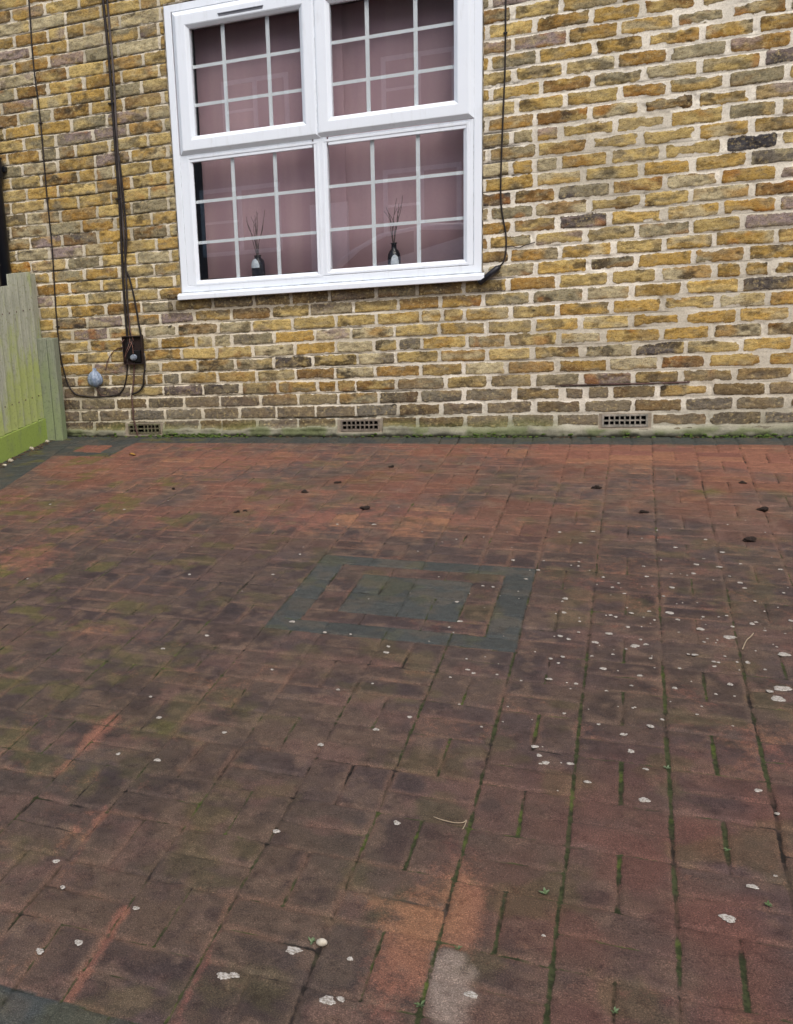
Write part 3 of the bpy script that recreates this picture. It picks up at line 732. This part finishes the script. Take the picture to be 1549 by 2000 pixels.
# dark border along the fence
xl = -2.53 - .106 * np.clip(Yy + 1.3, 0, 2)
lb = (Xn < xl) & ~wb_
cy_ = Yy / U; cj_ = np.floor(cy_)
typ = np.where(lb, 1, typ); ida = np.where(lb, 3000, ida); idb = np.where(lb, cj_ + 3000, idb)
dv0 = np.where(lb, cy_ - cj_, dv0); dv1 = np.where(lb, cj_ + 1 - cy_, dv1)
du0 = np.where(lb, 1, du0); du1 = np.where(lb, (xl - Xn) / U, du1)
du0 = np.where(~lb & ~wb_, np.minimum(du0, (Xn - xl) / U), du0)
# dark patch in the far left corner
cp = (u < -27.8) & (v > 16) & ~wb_ & ~lb
typ = np.where(cp, 1, typ)
op = (u > -30.9) & (u < -28.9) & (v > 17) & (v < 19) & ~wb_
typ = np.where(op, 0, typ)
d = np.minimum(np.minimum(du0, du1), np.minimum(dv0, dv1)) * U
gx_ = np.minimum(du0, du1) * U; gy_ = np.minimum(dv0, dv1) * U
rc = .008; qx, qy = rc - gx_, rc - gy_
sdg = np.where((qx > 0) & (qy > 0), rc - np.sqrt(np.maximum(qx, 0) ** 2 + np.maximum(qy, 0) ** 2), d)
A_ = np.round(ida * 2); B_ = np.round(idb * 2)
h1, h2, h3 = hsh(A_, B_, 1), hsh(A_, B_, 2), hsh(A_, B_, 3)
def L3(*c): return np.array(lin(*c)[:3])
def mixc(a, b, f): f = f[..., None]; return a * (1 - f) + b * f
clean = mixc(L3(142, 99, 80), L3(132, 88, 76), h1)
clean = mixc(clean, L3(154, 112, 84), smooth(.6, 1, h2))
clean = mixc(clean, L3(118, 78, 70), smooth(.75, 1, h3) * .8)
clean = mixc(clean, L3(146, 106, 78), np.exp(-((X - .03) / .11) ** 2 - ((Yy + 4.3) / .16) ** 2))
dirt = mixc(L3(96, 84, 78), L3(106, 90, 80), smooth(.3, .7, fbm(X, Yy, .5, 210)))
dirt = mixc(dirt, L3(84, 74, 75), smooth(.42, .66, fbm(X + h1 * .3, Yy, .16, 211, 4)) * .7)
dirt = mixc(dirt, L3(92, 82, 62), smooth(.5, .72, fbm(X, Yy, .6, 212, 4)) * .3)
dirt = mixc(dirt, L3(72, 62, 62), smooth(.50, .68, fbm(X, Yy, .06, 216, 4)) * .5)
far = smooth(-2.6, -1.0, Yy)
dirt = mixc(dirt, L3(126, 86, 70), (.06 + .68 * far) * smooth(.40, .64, fbm(X, Yy, .3, 217, 5)))
dirt = dirt * (.90 + .06 * far)[..., None]
ctr = smooth(.003, .020, sdg + .022 * (fbm(X, Yy, .035, 218, 4) - .5)) * (.25 + .75 * smooth(.25, .75, h3))
ctr = ctr * (.35 + .65 * smooth(.38, .6, fbm(X, Yy, .14, 224, 3)))
dirt = mixc(dirt, dirt * np.array([.52, .53, .60]), ctr * (.85 - .40 * far))
dirt = dirt * (.84 + .32 * fbm(X, Yy, .4, 227, 4))[..., None]
edg = (1 - smooth(.002, .016, sdg + .02 * (fbm(X, Yy, .05, 225, 3) - .5))) * smooth(.48, .66, fbm(X, Yy, .16, 226, 3))
dirt = mixc(dirt, L3(126, 98, 82), edg * .42)
dirt = mixc(dirt, L3(118, 100, 86), smooth(.56, .72, fbm(X, Yy, .055, 219, 4)) * .5)
clean = clean * .92
dirt = mixc(dirt, L3(112, 88, 80), smooth(.58, .75, fbm(X, Yy, .11, 214, 4)) * .5)
reddish = smooth(-.2, .6, X) * smooth(-3.3, -4.0, Yy)
dirt = mixc(dirt, L3(108, 74, 65), reddish * (.22 + .6 * smooth(.3, .7, fbm(X, Yy, .13, 213))))
# how clean each place is
cl = .22 + .22 * (fbm(X, Yy, .9, 220) - .5) * 2 + .35 * smooth(-1.9, -.3, Yy) * 1.0 * (.3 + fbm(X, Yy, .5, 222))
for gx0, gy0, sx, sy, a_ in [(.75, -.42, .6, .2, .75), (1.2, -.6, .35, .2, .6), (-.1, -.4, .6, .22, .4), (-1.52, -.73, .35, .22, .5), (-2.3, -.43, .2, .12, .5), (-.9, -1.7, .25, .22, .6), (-.35, -1.66, .35, .2, .55), (-.64, -1.35, .3, .25, .35),
                           (-1.45, -1.2, .4, .2, .25), (-1.82, -2.45, .16, .28, .5), (-1.2, -3.12, .12, .05, .45), (-.95, -3.15, .14, .05, .3), (.01, -4.31, .075, .12, .95), (.10, -4.27, .04, .12, .75), (.04, -4.05, .06, .14, .2), (-.01, -4.55, .07, .1, .3), (.06, -4.1, .05, .12, .3), (.0, -4.47, .06, .10, .55),
                           (.05, -3.55, .2, .12, .22), (.72, -3.5, .25, .15, .35), (.5, -4.6, .3, .2, .3), (-1.0, -1.9, .5, .2, .25), (.9, -1.5, .1, .12, .3), (-2.25, -1.0, .3, .3, .25), (-.88, -3.78, .04, .1, .55), (-.75, -4.22, .02, .07, .5),
                           (.58, -1.83, .09, .03, .8), (-1.7, -1.8, .6, .3, .2), (.3, -2.35, .12, .02, .35)]:
    rr = ((X - gx0) / sx) ** 2 + ((Yy - gy0) / sy) ** 2
    cl = cl + a_ * np.exp(-rr * (1 + .8 * (fbm(X, Yy, .12, 230) - .5)))
# worn clean strips along joints
for (xa, ya, xb, yb, wd, a_) in [(-.530, -4.455, -.536, -4.76, .016, 1.0), (-.337, -4.47, -.337, -4.75, .010, .6), (-.876, -3.70, -.897, -4.02, .02, .5), (-.715, -4.13, -.70, -4.34, .012, .45)]:
    tt = np.clip(((X - xa) * (xb - xa) + (Yy - ya) * (yb - ya)) / ((xb - xa) ** 2 + (yb - ya) ** 2), 0, 1)
    dd = np.hypot(X - xa - tt * (xb - xa), Yy - ya - tt * (yb - ya)) + .012 * (fbm(X, Yy, .03, 233) - .5)
    cl = cl + a_ * np.exp(-(dd / wd) ** 2)
cl = cl + (h2 - .5) * .14 + (fbm(X, Yy, .10, 240, 4) - .5) * .5
cl = cl - .2 * smooth(.5, .7, fbm(X, Yy, .3, 241)) 
cf = smooth(.30, .95, cl)
dirt = dirt * np.array([1.03, .985, .93]) * (.84 + .16 * far)[..., None]
pc = dirt
char = mixc(L3(64, 68, 66), L3(69, 72, 69), h1 * .7); char = mixc(char, L3(84, 79, 70), smooth(.44, .68, fbm(X, Yy, .07, 250, 4)) * .62)
pc = np.where((typ > .5)[..., None], char, pc)
cl = np.where(op, .8, np.where(typ > .5, -1, cl))
pc = pc * (.91 + .18 * h3)[..., None]
# moss film
gm = smooth(.58, .72, fbm(X, Yy, .12, 260, 4)) * (.2 + .4 * smooth(-.5, -1.8, X))
for gx0, gy0, sx, sy, a_ in [(-2.15, -1.62, .16, .08, .6), (.82, -1.13, .06, .05, .8), (-.52, -3.58, .05, .05, .4), (-.72, -3.72, .04, .05, .4), (-1.8, -2.6, .2, .2, .3), (-.75, -3.95, .1, .1, .25)]:
    gm = gm + a_ * np.exp(-((X - gx0) / sx) ** 2 - ((Yy - gy0) / sy) ** 2) * smooth(.3, .6, fbm(X, Yy, .06, 262))
pc = mixc(pc, L3(92, 90, 44), np.clip(gm, 0, .75))
grw = smooth(-.16, -.02, Yy) * .4 * smooth(.3, .6, fbm(X, Yy, .25, 265)) * .5
pc = mixc(pc, L3(72, 86, 62), grw)
# beige sand stain
for sx0, sy0, rx, ry in [(.085, -4.50, .034, .085), (.075, -4.42, .03, .03)]:
    rr = ((X - sx0 - .02 * (Yy + 4.5)) / rx) ** 2 + ((Yy - sy0) / ry) ** 2 + 2.2 * (fbm(X, Yy, .03, 270, 4) - .5)
    sf_ = smooth(1.9, .1, rr) * .8; pc = mixc(pc, L3(138, 124, 112), sf_); cl = cl - 2 * sf_
# joints
jm_ = fbm(X, Yy, .22, 280, 3)
mz_ = .07 * smooth(-.7, .5, X) * smooth(-2.2, -3.6, Yy) + .06 * smooth(-1.5, -3.5, Yy) - .10 * smooth(-1.6, -.6, Yy)
alongv = gx_ < gy_        # joint running away from the wall
mossj = smooth(.53, .66, fbm(X, Yy, .13, 288, 3) * .6 + jm_ * .4 + mz_ + .03 * alongv)
jc = mixc(L3(46, 38, 34), L3(62, 66, 38), mossj)
jc = mixc(jc, L3(88, 100, 38), mossj * smooth(.55, .75, fbm(X, Yy, .05, 281)) * .6)
wide = smooth(-.6, .7, X) * smooth(-2.2, -3.6, Yy)
jw = .0002 + .0012 * wide * np.where(alongv, 1.1, .3) + .0021 * mossj * np.where(alongv, 1.2, .35) * (.5 + .7 * wide)
jw = jw + .0022 * smooth(.55, .7, fbm(X, Yy, .16, 283, 2)) * (1 - mossj)
jfill = smooth(.36, .50, fbm(X, Yy, .14, 287, 3)) * (1 - mossj) * .9   # joints silted level with the face colour
jc = jc * (1 - jfill[..., None]) + pc * .88 * jfill[..., None]
Zg = gz(X, Yy) + (h1 - .5) * .003 * (1 - 0) + (u - np.floor(u)) * 0
tl = (hsh(A_, B_, 8) - .5) * .010
Zg = Zg + tl * (du0 - .5) * U * 2 * .3
Zg = Zg - .0045 * smooth(jw + .004, jw - .001, sdg) * (1 - .6 * mossj) - .0018 * smooth(.012, .003, sdg)
Zg = Zg + .0012 * (fbm(X, Yy, .03, 290) - .5)
sp = smooth(.0, .9, X) * smooth(-1.4, -2.2, Yy) * smooth(-4.0, -3.0, Yy) + .12
t = NT('clay_block_paving')
sd = t.attr('sd'); n1 = t.noise(70, 4, .65); n2 = t.noise(420, 3, .7)
wj = t.math('ADD', t.math('MULTIPLY', t.math('SUBTRACT', n1, .5), .007), t.math('MULTIPLY', t.math('SUBTRACT', n2, .5), .003))
wj = t.math('ADD', wj, t.math('MULTIPLY', t.math('SUBTRACT', t.noise(14, 3, .6), .5), .009))
mask = t.ramp(t.math('SUBTRACT', t.math('ADD', sd, wj), t.attr('jw')), -.0014, .0018)
nn = t.math('ADD', t.math('MULTIPLY', t.math('SUBTRACT', t.noise(20, 6, .75, t.map((1, .8, 1))), .5), 2.0), t.math('MULTIPLY', t.math('SUBTRACT', t.noise(150, 3, .7), .5), .7))
cf = t.ramp(t.math('ADD', t.attr('cl'), nn), .30, 1.15, 0, .9)
pcn = t.mix(cf, t.attr('pcol', 'Color'), t.attr('ccol', 'Color'))
pcn = t.mix(t.ramp(t.noise(26, 5, .7), .35, .7, 0, .38), pcn, t.mix(1, pcn, (.62, .58, .56, 1), 'MULTIPLY'))
gn = t.noise(400, 3, .7)
pcn = t.mix(t.ramp(gn, .53, .66, 0, .8), pcn, t.mix(1, pcn, (2.3, 2.2, 2.15, 1), 'MULTIPLY'))
pcn = t.mix(t.ramp(gn, .48, .34, 0, .75), pcn, t.mix(1, pcn, (.33, .31, .31, 1), 'MULTIPLY'))
pcn = t.mix(t.ramp(t.noise(42, 6, .8, t.map((1, 1, 1), (4, 1, 1))), .50, .66, 0, .7), pcn, t.mix(1, pcn, (.55, .5, .5, 1), 'MULTIPLY'))
pcn = t.mix(t.ramp(t.noise(85, 5, .75, t.map((1, 1, 1), (8, 1, 1))), .55, .75, 0, .5), pcn, t.mix(1, pcn, (1.5, 1.45, 1.4, 1), 'MULTIPLY'))
jcn = t.mix(t.ramp(t.noise(45, 5, .75), .42, .60, 0, .9), t.attr('jcol', 'Color'), t.mix(1, t.attr('jcol', 'Color'), (.35, .4, .3, 1), 'MULTIPLY'))
colr = t.mix(mask, jcn, pcn)
spk = t.ramp(t.vor(95), .05, .085, 1, 0)
spm = t.ramp(t.noise(40, 2, .5, t.map((1, 1, 1), (3, 9, 2))), .60, .64)
colr = t.mix(t.math('MULTIPLY', t.math('MULTIPLY', spk, spm), t.math('MULTIPLY', t.attr('spk'), .8)), colr, lin(160, 155, 148))
hgt = t.math('ADD', t.math('MULTIPLY', mask, .8), t.math('ADD', t.math('MULTIPLY', gn, .8), t.math('MULTIPLY', n1, .5)))
rough = t.ramp(t.noise(18, 3, .6), .3, .7, .62, .88)
pave_mat = t.fin(colr, rough, t.bump(hgt, .6, .0022), .3)
drive = grid('driveway', GX, GY, X, Yy, Zg, {'sd': sdg, 'jw': jw, 'spk': sp, 'cl': cl, 'ccol': np.clip(clean, 0, 1), 'pcol': np.clip(pc, 0, 1), 'jcol': np.clip(jc, 0, 1)}, pave_mat)
tag(drive, kind='structure'); C.objects.link(drive)

# wide ground, pavement and road behind the viewer
gm_ = simple('asphalt', lin(70, 70, 72), lin(58, 58, 60), 30, .9, .3)
V = [(-300, -300, gz(-3, -6) - .17), (300, -300, gz(-3, -6) - .17), (300, 300, -.19), (-300, 300, -.19)]
tag(mesh('road', V, [(0, 1, 2, 3)], gm_), kind='structure')
pv = simple('concrete_slab', lin(120, 116, 108), lin(100, 98, 92), 6, .9)
MB().box(-40, 40, -7.9, -5.93, -.42, gz(0, -5.9) - .02).build('pavement', pv)['kind'] = 'structure'
soil = simple('soil', lin(64, 54, 44), lin(44, 38, 30), 14, .95, .5)
V = [(-6, -5.92, gz(-3, -5.9) - .012), (-2.895, -5.92, gz(-2.9, -5.9) - .012), (-2.895, -.0, gz(-2.9, 0) - .012), (-6, -.0, gz(-3, 0) - .012)]
mesh('garden_soil', V, [(0, 1, 2, 3)], soil)['kind'] = 'structure'
V = [(3.55, -5.92, gz(3.6, -5.9) - .012), (9, -5.92, gz(3.6, -5.9) - .012), (9, .0, gz(3.6, 0) - .012), (3.55, .0, gz(3.6, 0) - .012)]
mesh('garden_soil', V, [(0, 1, 2, 3)], soil)['kind'] = 'structure'

# ================================================================ LITTER
clodm = simple('black_soil_clod', lin(30, 22, 18), lin(46, 34, 26), 200, .95, .6)
CL = [(-.886, -1.301, .018, 'oval black soil clod left of the round one, halfway from wall to square'), (-1.112, -1.676, .016, 'black clod, larger of the touching pair on the left of the paving'), (-1.085, -1.652, .010, 'small black crumb beside the larger clod of the left pair'),
      (-.566, -1.549, .019, 'round black clod of soil just beyond the dark inlaid square'), (-.556, -.76, .014, 'small black clod below the middle air brick nearest the wall'), (-.762, -1.104, .012, 'small black clod left of centre, between wall and largest clods'),
      (.389, -1.109, .020, 'wide flat black clod below and left of the right air brick'), (.555, -1.492, .014, 'small black clod in the right part, nearer than the wide flat one'), (.984, -1.414, .020, 'black clod at the right edge of the paving'),
      (.882, -1.838, .021, 'long flat black clod nearest the viewer on the right'), (.969, -.982, .012, 'tiny black clod on the right, close to the clean orange pavers'), (-1.567, -1.291, .008, 'tiny dark crumb alone on the far left paving')]
for q, (x_, y_, r_, lb_) in enumerate(CL):
    b = MB()
    b.blob((x_, y_, gz(x_, y_) + r_ * .22), r_ * .72, q + 5, 3, (1.1, 1.0, .6), .9)
    for s_ in range(4): b.blob((x_ + rnd.uniform(-.8, .8) * r_, y_ + rnd.uniform(-.6, .6) * r_, gz(x_, y_) + r_ * .15), r_ * .35, q * 7 + s_, 2, (1.2, 1, .6), .5)
    o = b.build('soil_clod', clodm, None, sm=False); tag(o, lb_, 'soil clod', 'black soil clods on the paving')
# lichen discs
lich = simple('white_lichen', lin(190, 184, 174), lin(128, 120, 108), 260, .95, .3)
LI = [(-.19, -4.478, .0150), (-.292, -4.579, .013), (-.275, -4.572, .009), (-.107, -4.582, .012), (-.086, -4.573, .007), (.118, -4.497, .010), (.42, -3.786, .011), (.532, -4.165, .013), (-.072, -4.016, .008), (-.579, -4.575, .008), (-.639, -4.619, .008),
      (-.753, -3.675, .007), (-.784, -3.889, .006), (-.555, -3.713, .007), (.779, -3.132, .020), (.759, -3.198, .017), (.448, -2.918, .012), (.383, -2.837, .011), (-.089, -4.47, .006), (-.11, -3.515, .007), (.70, -2.80, .016), (.63, -2.75, .012), (.56, -2.63, .012), (.82, -2.9, .014), (.36, -3.1, .009), (.9, -3.05, .012)]
rg = random.Random(21)
for q in range(330):
    # denser on the right, between the square and the wall
    if rg.random() < .5: x_, y_ = rg.gauss(.62, .38), rg.gauss(-2.7, .48)
    elif rg.random() < .5: x_, y_ = rg.gauss(.4, .5), rg.gauss(-3.1, .5)
    else: x_, y_ = rg.uniform(-2.4, 1.2), rg.uniform(-4.7, -1.5)
    LI.append((x_, y_, .0020 + .0075 * rg.random() ** 2.2))
b = MB()
for (x_, y_, r_) in LI:
    n_ = 22; a0 = rg.uniform(0, 6); V = []; st_ = rg.uniform(.75, 1.1); ph = rg.uniform(0, 3)
    for q in range(n_):
        a_ = 2 * math.pi * q / n_; k_ = r_ * (1 + .12 * math.sin(2 * a_ + a0) + .10 * math.sin(3 * a_ + a0 * 2) + rg.uniform(-.17, .13))
        V.append((x_ + k_ * math.cos(a_), y_ + k_ * math.sin(a_) * st_))
    V3 = [(px_, py_, gz(px_, py_) + .0006) for px_, py_ in V] + [(x_ + (px_ - x_) * .8, y_ + (py_ - y_) * .8, gz(px_, py_) + .0019) for px_, py_ in V]
    b.add(V3, [(q, (q + 1) % n_, n_ + (q + 1) % n_, n_ + q) for q in range(n_)] + [tuple(range(n_, 2 * n_))])
o = b.build('lichen_spots', lich); tag(o, 'scattered white lichen spots on the block paving', 'lichen', kind='stuff')
# weeds
leafm = simple('weed_leaf', lin(112, 128, 96), lin(78, 98, 56), 60, .6)
WD = [(.228, -4.185, .016, 'feathery green weed seedling right of the clean orange pavers'), (.041, -4.549, .015, 'green weed seedling at the left of the beige sand stain'), (.336, -4.47, .012, 'pale weed seedling in a mossy joint at the bottom right'), (.476, -3.634, .012, 'small weed in a joint on the right, furthest of the weeds'),
      (.558, -3.942, .010, 'tiny weed in a short mossy joint between two reddish pavers'), (-.164, -4.448, .013, 'low green weed beside the white stone chip'), (.088, -4.388, .010, 'small weed at the foot of the mossy joint by the orange pavers'), (.603, -4.108, .012, 'bright weed in the dark cross joint near the right edge')]
for q, (x_, y_, r_, lb_) in enumerate(WD):
    rg = random.Random(q + 40); b = MB(); z_ = gz(x_, y_)
    for s_ in range(11):
        a_ = rg.uniform(0, 6.28); l_ = r_ * rg.uniform(.6, 1.2); w_ = l_ * .22; up_ = rg.uniform(.2, .8) * l_
        d_ = Vector((math.cos(a_), math.sin(a_), 0)); p_ = Vector((-math.sin(a_), math.cos(a_), 0)); o_ = Vector((x_, y_, z_ + .001)); l_ *= .7; w_ *= .7; up_ *= .7
        V = [o_, o_ + d_ * l_ * .5 + p_ * w_ + Vector((0, 0, up_ * .7)), o_ + d_ * l_ + Vector((0, 0, up_)), o_ + d_ * l_ * .5 - p_ * w_ + Vector((0, 0, up_ * .7)), o_ + d_ * l_ * .5 + Vector((0, 0, up_ * .45))]
        b.add(V, [(0, 1, 4), (1, 2, 4), (2, 3, 4), (3, 0, 4)])
    tag(b.build('weed_seedling', leafm), lb_, 'weed', 'weed seedlings in the paving joints')
# twigs, stones, leaf
stk = simple('pale_straw', lin(168, 150, 124), rough=.8)
def twig(P, r_, lb_):
    b = MB().tube([(x_, y_, gz(x_, y_) + h_) for x_, y_, h_ in P], r_, 6); tag(b.build('twig', stk, None, sm=True), lb_, 'twig')
twig([(.721, -2.89, .003), (.738, -2.83, .006), (.752, -2.80, .006), (.765, -2.765, .005)], .0016, 'thin pale twig lying among the lichen spots on the right')
twig([(.0, -3.975, .003), (.02, -3.984, .004), (.045, -3.986, .003), (.062, -3.982, .004), (.068, -3.974, .006), (.066, -3.99, .003), (.063, -4.004, .002)], .0011, 'bent pale stalk lying above the long mossy joint in the foreground')
stone = simple('pale_stone', lin(198, 190, 172), lin(160, 150, 130), 60, .9, .3)
ST = [(-2.834, -.416, .013, 'pale pebble against the fence board nearest the wall'), (-2.801, -.751, .017, 'largest white pebble at the foot of the fence'), (-2.785, -.86, .012, 'flat pale pebble by the fence at the left edge'), (-2.838, -.19, .012, 'buff pebble between the fence and the short post'),
      (-.146, -4.446, .0085, 'small white stone chip beside a weed in the foreground')]
for q, (x_, y_, r_, lb_) in enumerate(ST):
    tag(MB().blob((x_, y_, gz(x_, y_) + r_ * .45), r_, q + 70, 3, (1.2, .9, .75), .3).build('pebble', stone, None, sm=True), lb_, 'pebble', 'pale pebbles')
yl = thing('fallen_leaf', 'small curled yellow leaf lying on the dark corner paving', 'leaf', (-2.088, -.56, gz(-2.088, -.56)))
V = []; F = []
for q in range(7):
    s_ = q / 6; wd = .013 * math.sin(math.pi * min(1, s_ * .93 + .04))
    for sgn in (-1, 0, 1): V.append((-2.105 + .04 * s_, -.56 + sgn * wd, gz(-2.1, -.56) + .003 + .008 * abs(sgn) + .004 * math.sin(s_ * 5)))
for q in range(6):
    for e_ in (0, 1): F.append((q * 3 + e_, q * 3 + e_ + 1, q * 3 + 4 + e_, q * 3 + 3 + e_))
mesh('leaf_blade', V, F, simple('yellow_leaf', lin(176, 140, 60), lin(140, 100, 50), 60, .7), yl, True)
# leaf litter and grit at fence foot and wall foot
lt = simple('brown_litter', lin(96, 78, 58), lin(58, 46, 36), 60, .9)
rg = random.Random(5); b = MB()
for q in range(260):
    if q < 170:
        y_ = rg.uniform(-1.1, -.12); x_ = -2.85 + abs(rg.gauss(0, .035)) + .006
    else:
        x_ = rg.uniform(-2.7, 1.6); y_ = -.030 - abs(rg.gauss(0, .012))
    r_ = rg.uniform(.003, .009)
    b.blob((x_, y_, gz(x_, y_) + r_ * .3), r_, q, 1, (1.3, 1, .5), .4)
tag(b.build('leaf_litter', lt), 'brown leaf crumbs and grit along the fence and wall foot', 'leaf litter', kind='stuff')
b = MB(); mm_ = simple('moss', lin(88, 108, 44), lin(52, 70, 26), 120, .95, .5)
for q in range(420):
    x_ = rg.choice([rg.gauss(-1.75, .10), rg.gauss(1.1, .22), rg.gauss(-1.95, .12), rg.gauss(-.35, .25), rg.uniform(-2.7, 1.7)]); y_ = -.026 - abs(rg.gauss(0, .007)); r_ = rg.uniform(.003, .009)
    b.blob((x_, y_, gz(x_, y_) + r_ * .2 + rg.random() ** 3 * .02), r_, q + 900, 1, (1.4, 1, .7), .4)
tag(b.build('moss_fringe', mm_), 'green moss fringe along the foot of the brick wall', 'moss', kind='stuff')

# ================================================================ WHAT THE GLASS REFLECTS
opp = thing('terraced_house', 'brown brick house across the street, seen as a reflection in the glass', 'house', (-4, -19, -.3))
ob = simple('brown_brick', lin(150, 136, 128), lin(124, 112, 108), 18, .9)
ow = simple('white_window_frame', (.8, .8, .8, 1), rough=.4); og = simple('dark_glass', (.03, .035, .045, 1), rough=.1)
MB().box(-16, 9, -26, -19, -.3, 6.2).build('wall', ob, opp)
V = [(-16.3, -18.6, 6.1), (9.3, -18.6, 6.1), (9.3, -26.4, 6.1), (-16.3, -26.4, 6.1), (-16.3, -22.5, 9), (9.3, -22.5, 9)]
MB().add(V, [(0, 1, 5, 4), (2, 3, 4, 5), (0, 4, 3), (1, 2, 5), (0, 3, 2, 1)]).build('roof', simple('roof_tile', lin(84, 66, 58), lin(64, 54, 50), 10, .9), opp)
for (xa, xb, za, zb) in [(-7.3, -5.7, 3.5, 4.9), (-3.6, -2.0, 3.5, 4.9), (-3.6, -1.9, .9, 2.5), (-8.0, -6.0, .9, 2.5), (-12.5, -10.8, 3.5, 4.9), (-12.5, -10.8, .9, 2.5), (2.0, 3.8, 3.5, 4.9), (2.0, 3.8, .9, 2.5)]:
    f_ = MB().ring(xa, xb, za, zb, [(0, -19.0), (0, -18.94), (.10, -18.94), (.10, -18.99)]).box((xa + xb) / 2 - .05, (xa + xb) / 2 + .05, -18.99, -18.945, za + .1, zb - .1).box(xa + .1, (xa + xb) / 2 - .05, -18.985, -18.95, (za + zb) / 2 - .03, (za + zb) / 2 + .03).build('window', ow, opp)
    MB().box(xa + .1, xb - .1, -18.998, -18.988, za + .1, zb - .1).build('pane', og, f_)
dr = MB().box(-5.3, -4.4, -18.995, -18.95, -.2, 1.9).build('door', ow, opp)
MB().box(-4.55, -4.5, -18.949, -18.91, .8, .95).build('handle', og, dr)
car = thing('parked_car', 'silver hatchback parked in the street, seen as a reflection in the glass', 'car', (-2.1, -10.2, -.36))
cpaint = simple('silver_paint', lin(226, 228, 232), rough=.3); cgl = simple('tinted_car_glass', (.02, .025, .03, 1), rough=.05)
def carprof(pts, y0, y1, inset): 
    n_ = len(pts); V = [(x_, y0 + (inset if z_ > .62 else 0), z_ - .36) for x_, z_ in pts] + [(x_, y1 - (inset if z_ > .62 else 0), z_ - .36) for x_, z_ in pts]
    return MB().add(V, [(q, (q + 1) % n_, n_ + (q + 1) % n_, n_ + q) for q in range(n_)] + [tuple(range(n_)), tuple(range(2 * n_ - 1, n_ - 1, -1))])
cx0 = -4.15
body = [(0, .35), (.05, .62), (.35, .90), (1.15, 1.0), (1.55, 1.28), (1.95, 1.47), (2.6, 1.55), (3.3, 1.50), (3.8, 1.28), (4.02, .98), (4.1, .6), (4.08, .32), (3.6, .22), (.6, .22)]
carprof([(cx0 + x_, z_) for x_, z_ in body], -11.05, -9.35, .10).build('body', cpaint, car, bevel=.04)
for xs_ in [[(1.35, 1.0), (1.68, 1.27), (2.02, 1.42), (2.42, 1.47), (2.42, 1.0)], [(2.5, 1.0), (2.5, 1.475), (3.2, 1.42), (3.55, 1.25), (3.7, 1.02)]]:
    P = [(cx0 + x_, z_ - .36) for x_, z_ in xs_]; n_ = len(P)
    MB().add([(x_, -9.452, z_) for x_, z_ in P] + [(x_, -9.444, z_) for x_, z_ in P], [tuple(range(n_)), tuple(range(2 * n_ - 1, n_ - 1, -1))] + [(q, (q + 1) % n_, n_ + (q + 1) % n_, n_ + q) for q in range(n_)]).build('side_window', cgl, car)
tyre = simple('tyre_rubber', (.02, .02, .02, 1), rough=.8)
for wx in (.85, 3.3):
    for wy in (-9.38, -11.0):
        m_ = MB().lathe((0, 0, 0), [(0, -.1), (.29, -.1), (.32, -.07), (.32, .07), (.29, .1), (0, .1)], 28)
        m_.v = [(cx0 + wx + x_, wy + z_, -.03 + y_) for x_, y_, z_ in m_.v]; wq = m_.build('wheel', tyre, car, sm=False)
        m_ = MB().lathe((0, 0, 0), [(0, -.105), (.2, -.108), (.2, .108), (0, .105)], 20)
        m_.v = [(cx0 + wx + x_, wy + z_, -.03 + y_) for x_, y_, z_ in m_.v]; m_.build('rim', cpaint, wq)
